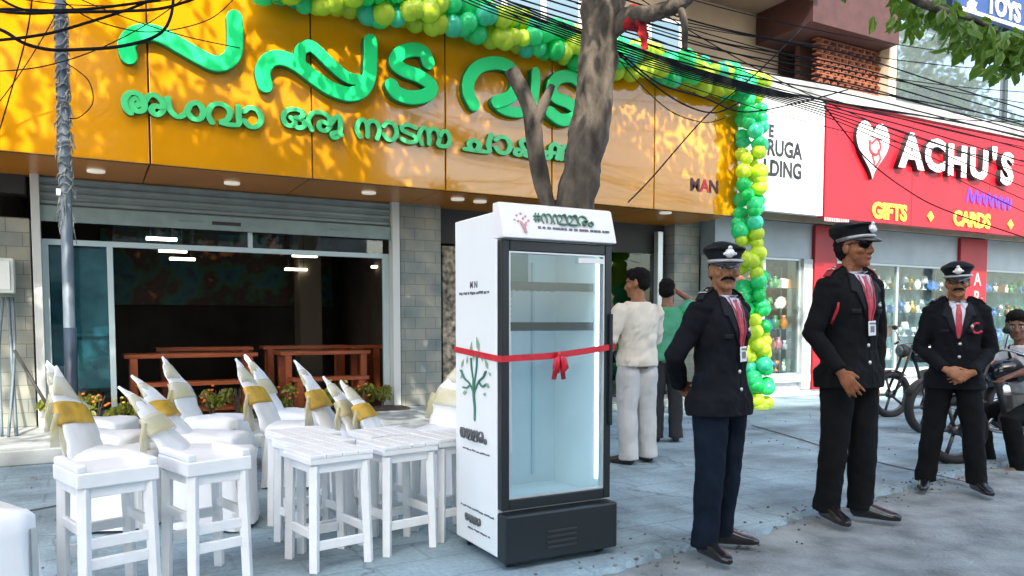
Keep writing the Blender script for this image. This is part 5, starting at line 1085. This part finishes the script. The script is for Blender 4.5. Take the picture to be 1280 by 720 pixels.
legs = lambda sp=.0, zR=0, yR=0, yL=0, tR=(-.03, -.2), tL=(.03, -.2): dict(hipR=(-.09, 0, .90), hipL=(.09, 0, .90), knR=(-.10 - sp * .5, -.012 + yR * .5, .49), knL=(.10 + sp * .5, -.012 + yL * .5, .49), anR=(-.105 - sp, .02 + yR, .085), anL=(.105 + sp, .02 + yL, .085), toeR=(-.105 - sp + tR[0], yR + tR[1], .03), toeL=(.105 + sp + tL[0], yL + tL[1], .03))
# guard with his hands behind the back
g1 = gp(897, 688)
J = legs(.02, yR=-.02, yL=.06, tR=(-.06, -.2), tL=(.15, -.15)); J.update(elR=(-.265, .12, 1.13), wrR=(-.11, .20, .95), elL=(.265, .12, 1.13), wrL=(.09, .20, .93))
person('guard', 'moustached guard in black peaked cap and navy trousers, hands behind his back, beside the refrigerator', tuple(g1), R_(10), dict(
    scale=.945, skin=('a', (.29, .12, .05)), J=J, handR=((.9, .1, -.4), (0, 1, .1), (0, 0, 1), .5), handL=((-.9, .1, -.3), (0, 1, .1), (0, 0, 1), .5), yaw=R_(-40), nod=R_(-2),
    trousers=NAVY, tw=1.02, shoes=SHOE, top=dict(kind='jacket', name='jacket', mat=SUIT, g=1.06, front=uniform(True), wr=.010), face=dict(moustache=True), cap=True, captilt=R_(3)))
# tall guard in sunglasses looking right
g2 = gp(1057, 648)
J = legs(.0, yR=.03, yL=-.03, tR=(-.06, -.2), tL=(.12, -.17)); J.update(elR=(-.252, .05, 1.12), wrR=(-.205, -.12, .90), elL=(.265, .04, 1.12), wrL=(.20, -.03, .88))
person('guard', 'tall guard in black uniform, peaked cap and sunglasses looking off to the right', tuple(g2), R_(-4), dict(
    scale=1.06, skin=('b', (.24, .085, .034)), J=J, handR=((.38, -.45, -.8), (-.65, -.6, .1), (.3, -.8, .35), .35, 1.3), handL=((-.3, -.3, -.85), (.75, -.5, .1), (-.3, -.8, .3), .4), yaw=R_(10), nod=R_(-3),
    trousers=SUIT2, tw=1.0, shoes=SHOE, top=dict(kind='jacket', name='jacket', mat=SUIT2, g=1.05, front=uniform(True, redline=True)), face=dict(glasses=True), cap=True, captilt=R_(-4)))
# third guard, hands clasped
g3 = gp(1188, 611)
J = legs(.07, yR=.0, yL=-.02, tR=(-.05, -.2), tL=(.07, -.19)); J.update(elR=(-.245, .02, 1.11), wrR=(-.085, -.22, .955), elL=(.245, .02, 1.10), wrL=(.085, -.215, .935))
person('guard', 'moustached guard with clasped hands, black uniform and red whistle cord, standing by the motorcycles', tuple(g3), R_(-50), dict(
    scale=.955, skin=('a', (.29, .12, .05)), J=J, handR=((.85, -.25, -.4), (0, -1, .25), (.2, 0, 1), .7), handL=((-.85, -.05, -.35), (0, -1, .25), (-.2, 0, 1), .7), yaw=R_(-6), nod=R_(0), roll=R_(-3),
    trousers=SUIT2, tw=1.0, shoes=SHOE, top=dict(kind='jacket', name='jacket', mat=SUIT, g=1.04, front=uniform(False, True, True)), face=dict(glasses=True, moustache=True), cap=True, captilt=R_(2)))
# man in white seen from behind
def back_seam(root, gar, patch, rows, hz, hit, bg): pass
b1 = gp(795, 578)
CRM = mat('shirt_cream', (.70, .66, .56), .75, var=.06, scale=6); PALE = mat('trouser_pale', (.50, .52, .52), .75, var=.08, scale=5)
J = legs(.01, yL=.05, tR=(-.02, -.2), tL=(.12, -.17)); J.update(elR=(-.26, -.10, 1.12), wrR=(-.15, -.32, 1.05), elL=(.29, .03, 1.12), wrL=(.20, -.16, 1.02))
person('man', 'man in cream shirt and pale trousers seen from behind, beyond the refrigerator', tuple(b1), R_(172), dict(
    scale=.985, skin=('a', (.29, .12, .05)), J=J, handR=((.3, -.9, .1), (0, -.2, 1), (1, 0, 0), .5), handL=((-.5, -.8, -.1), (.5, 0, .8), (0, 0, 1), .5), yaw=R_(48), nod=R_(4), vox=.009,
    trousers=PALE, tw=1.12, shoes=mat('shoe_brown', (.03, .025, .02), .4), top=dict(kind='shirt', name='shirt', mat=CRM, k=.026, sleeve=.9, g=1.1, wr=.013), hair='full'))
# the one behind with a raised arm
b2 = gp(832, 552)
J = legs(.0); J.update(elR=(-.30, -.10, 1.52), wrR=(-.10, -.16, 1.66), elL=(.27, .05, 1.12), wrL=(.24, -.16, .98))
person('man', 'man in green shirt with one arm raised, half hidden behind the man in cream', tuple(b2), R_(150), dict(
    scale=.97, skin=('c', (.28, .13, .075)), J=J, handR=((.8, .1, .4), (0, -1, .3), (0, 0, 1), .4), handL=((-.2, -.6, -.7), (.8, 0, .2), (0, -1, 0), .5), yaw=R_(-20), nod=R_(6), vox=.009,
    trousers=mat('trouser_dark', (.015, .016, .018), .8), shoes=SHOE, top=dict(kind='shirt', name='shirt', mat=mat('shirt_green', (.03, .30, .12), .7, col2=(.10, .36, .25), scale=3), k=.024, sleeve=.4, wr=.01), hair='full'))
# rider seated at the right edge
r0 = gp(1284, 578)
J = dict(hipR=(-.10, 0, .90), hipL=(.10, 0, .90), knR=(-.19, -.40, .80), knL=(.19, -.40, .80), anR=(-.20, -.30, .39), anL=(.20, -.30, .39), toeR=(-.21, -.50, .335), toeL=(.21, -.50, .335))
dz = -.40
for k in J: J[k] = (J[k][0], J[k][1], J[k][2] + dz)
J.update(elR=(-.28, -.22, .88), wrR=(-.26, -.46, .80), elL=(.28, -.22, .88), wrL=(.26, -.46, .80))
RZ = R_(-112)
person('man', 'rider in white short sleeved shirt seated on a motorcycle at the right edge', tuple(r0 + V((.1, 0, 0))), RZ, dict(
    scale=1.0, hz=dz, lean=.28, skin=('d', (.16, .07, .04)), J=J, handR=((0, -.9, -.3), (0, -.3, 1), (1, 0, 0), .9), handL=((0, -.9, -.3), (0, -.3, 1), (-1, 0, 0), .9), yaw=R_(52), nod=R_(8), vox=.009,
    trousers=SUIT2, shoes=mat('sandal', (.16, .12, .08), .6), top=dict(kind='shirt', name='shirt', mat=mat('shirt_pale', (.62, .64, .68), .75, var=.08), k=.026, sleeve=.4, wr=.012,
    front=lambda root, gar, patch, rows, hz, hit, bg: patch('bag_strap', rows([(1.08, -.12, -.085), (.95, -.04, .0), (.8, .06, .10)]), LAPEL, root, .006, th=.006, nx=3)), hair='full'))
# ------------------------------------------------------------------ motorcycles
CHR = mat('chrome', (.6, .61, .62), .15, .9); TYR = mat('tyre_rubber', (.012, .012, .013), .8); PNT = mat('tank_black', (.01, .011, .014), .15, coat=.6); RDP = mat('tank_red', (.35, .015, .012), .2, coat=.6); PLS = mat('plastic_dark', (.02, .021, .023), .5)
def bike(label, loc, rz, paint):
    s = thing('motorcycle', label, 'motorcycle', loc, rz, 'parked motorcycles'); WB = 1.25; R = .30
    for x, nm in ((0, 'wheel'), (-WB, 'wheel')):
        w = MB(); ring = lambda r: [V((x + math.cos(a) * r, 0, R + math.sin(a) * r)) for a in [i * math.pi * 2 / 28 for i in range(29)]]
        w.loft([(p, .018, .02) for p in ring(.235)], n=6)
        for i in range(5): a = i * math.pi * .4; w.tube([(x, 0, R), (x + math.cos(a) * .24, 0, R + math.sin(a) * .24)], .018, 6)
        w.loft([((x, -.05, R), .045), ((x, .05, R), .045)], side=(1, 0, 0), n=12); wh = w.build(nm, mat('alloy_dark', (.09, .095, .10), .35, .7), s, True)
        w = MB(); n = 28; m_ = 8; o = 0
        for i in range(n):
            a = 2 * math.pi * i / n
            for k in range(m_): b = 2 * math.pi * k / m_; rr = .268 + .046 * math.cos(b); w.v.append(V((x + math.cos(a) * rr, .055 * math.sin(b), R + math.sin(a) * rr)))
        for i in range(n):
            for k in range(m_): w.f.append((i * m_ + k, i * m_ + (k + 1) % m_, ((i + 1) % n) * m_ + (k + 1) % m_, ((i + 1) % n) * m_ + k)); w.m.append(0)
        w.build('tyre', TYR, wh, True, fix=True)
    w = MB()
    for y in (-.07, .07): w.tube([(0, y, R), (-.16, y, .66), (-.27, y, .96)], .018, 8)
    w.build('fork', PLS, s, True)
    w = MB(); w.loft([(V((math.cos(a) * .325, 0, R + math.sin(a) * .325)), .008, .05) for a in [.5 + i * .22 for i in range(9)]], side=(1, 0, 0), n=8); w.build('mudguard', PLS, s, True)
    w = MB(); w.tube(spline([(-.36, -.36, .98), (-.29, -.2, 1.02), (-.27, 0, .98), (-.29, .2, 1.02), (-.36, .36, .98)], 5), .012, 7); hb = w.build('handlebar', CHR, s, True)
    for y in (-1, 1):
        w = MB(); w.tube([(-.34, y * .29, .992), (-.39, y * .40, .965)], .018, 8); w.build('grip', TYR, hb, True)
        w = MB(); w.tube([(-.29, y * .2, 1.02), (-.27, y * .26, 1.15)], .005, 5); w.loft([((-.265, y * .26, 1.19), .05, .035), ((-.25, y * .26, 1.19), .045, .03)], side=(0, 1, 0), n=12); w.build('mirror', PLS, hb, True)
    w = MB(); w.loft([((-.12, 0, .88), .08), ((-.17, 0, .88), .095), ((-.24, 0, .88), .07)], side=(0, 1, 0), n=14); hl = w.build('headlight', PLS, s, True)
    w = MB(); w.loft([((-.10, 0, .88), .05), ((-.118, 0, .88), .078)], side=(0, 1, 0), n=14); w.build('lens', mat('headlamp_lens', (.10, .11, .115), .1), hl, True)
    w = MB(); w.loft([((-.30, 0, .80), .05, .06), ((-.38, 0, .82), .12, .10), ((-.52, 0, .83), .14, .115), ((-.66, 0, .78), .11, .08), ((-.74, 0, .74), .06, .05)], side=(0, 1, 0), n=14); w.build('fuel_tank', paint, s, True)
    w = MB(); w.loft([((-.68, 0, .76), .09, .03), ((-.82, 0, .76), .13, .045), ((-1.1, 0, .80), .13, .05), ((-1.36, 0, .84), .10, .04), ((-1.42, 0, .85), .05, .02)], side=(0, 1, 0), n=12); w.build('saddle', TYR, s, True)
    w = MB(); w.tube([(-.27, 0, .9), (-.4, 0, .68), (-.5, 0, .36), (-.85, 0, .32), (-WB, 0, R)], .022, 8); w.tube([(-.3, 0, .82), (-.9, 0, .7), (-1.35, 0, .78)], .02, 8); w.tube([(-.85, 0, .32), (-.95, 0, .72)], .02, 8); w.build('frame', PLS, s, True)
    w = MB(); w.loft([((-.62, 0, .28), .14, .13), ((-.62, 0, .42), .15, .15), ((-.6, 0, .5), .10, .10), ((-.58, 0, .62), .09, .09)], n=12, sq=3); w.build('engine', mat('engine_grey', (.16, .165, .17), .4, .5), s)
    w = MB(); w.tube(spline([(-.5, -.1, .45), (-.42, -.13, .3), (-.7, -.14, .24), (-1.0, -.15, .27), (-1.5, -.16, .36)], 5), [.02 + .022 * min(1, max(0, (i - 9) / 4)) for i in range(21)], 9); w.build('exhaust', CHR, s, True)
    w = MB(); w.loft([((-.85, .09, .6), .1, .02), ((-1.05, .1, .62), .12, .02), ((-1.3, .09, .72), .05, .02)], side=(0, 0, 1), n=10); w.loft([((-.85, -.09, .6), .1, .02), ((-1.05, -.1, .62), .12, .02), ((-1.3, -.09, .72), .05, .02)], side=(0, 0, 1), n=10); w.build('side_cover', paint, s, True)
    w = MB(); w.tube([(-.62, .1, .28), (-.66, .2, .02)], .012, 6); w.build('kickstand', CHR, s, True)
    w = MB(); w.loft([((-1.42, 0, .76), .05, .03), ((-1.46, 0, .75), .045, .028)], side=(0, 1, 0), n=10); w.build('tail_light', mat('tail_red', (.4, .01, .01), .2), s, True)
    return s
# heading: local +X is the front of the bike
f = Matrix.Rotation(RZ, 3, 'Z') @ V((0, -1, 0)); ang = math.atan2(f.y, f.x); o = r0 + V((.1, 0, 0)) + f * .78
bike('black motorcycle under the rider in the white shirt', (o.x, o.y, 0), ang, PNT)
q = gp(1157, 541); bike('black motorcycle parked behind the guard with clasped hands, front wheel showing', (q.x, q.y, 0), R_(172), PNT)
q = gp(1112, 521); bike('black motorcycle farthest back, its wheel at the gift shop window', (q.x, q.y, 0), R_(165), PNT)
bpy.data.scenes.remove(TMP)
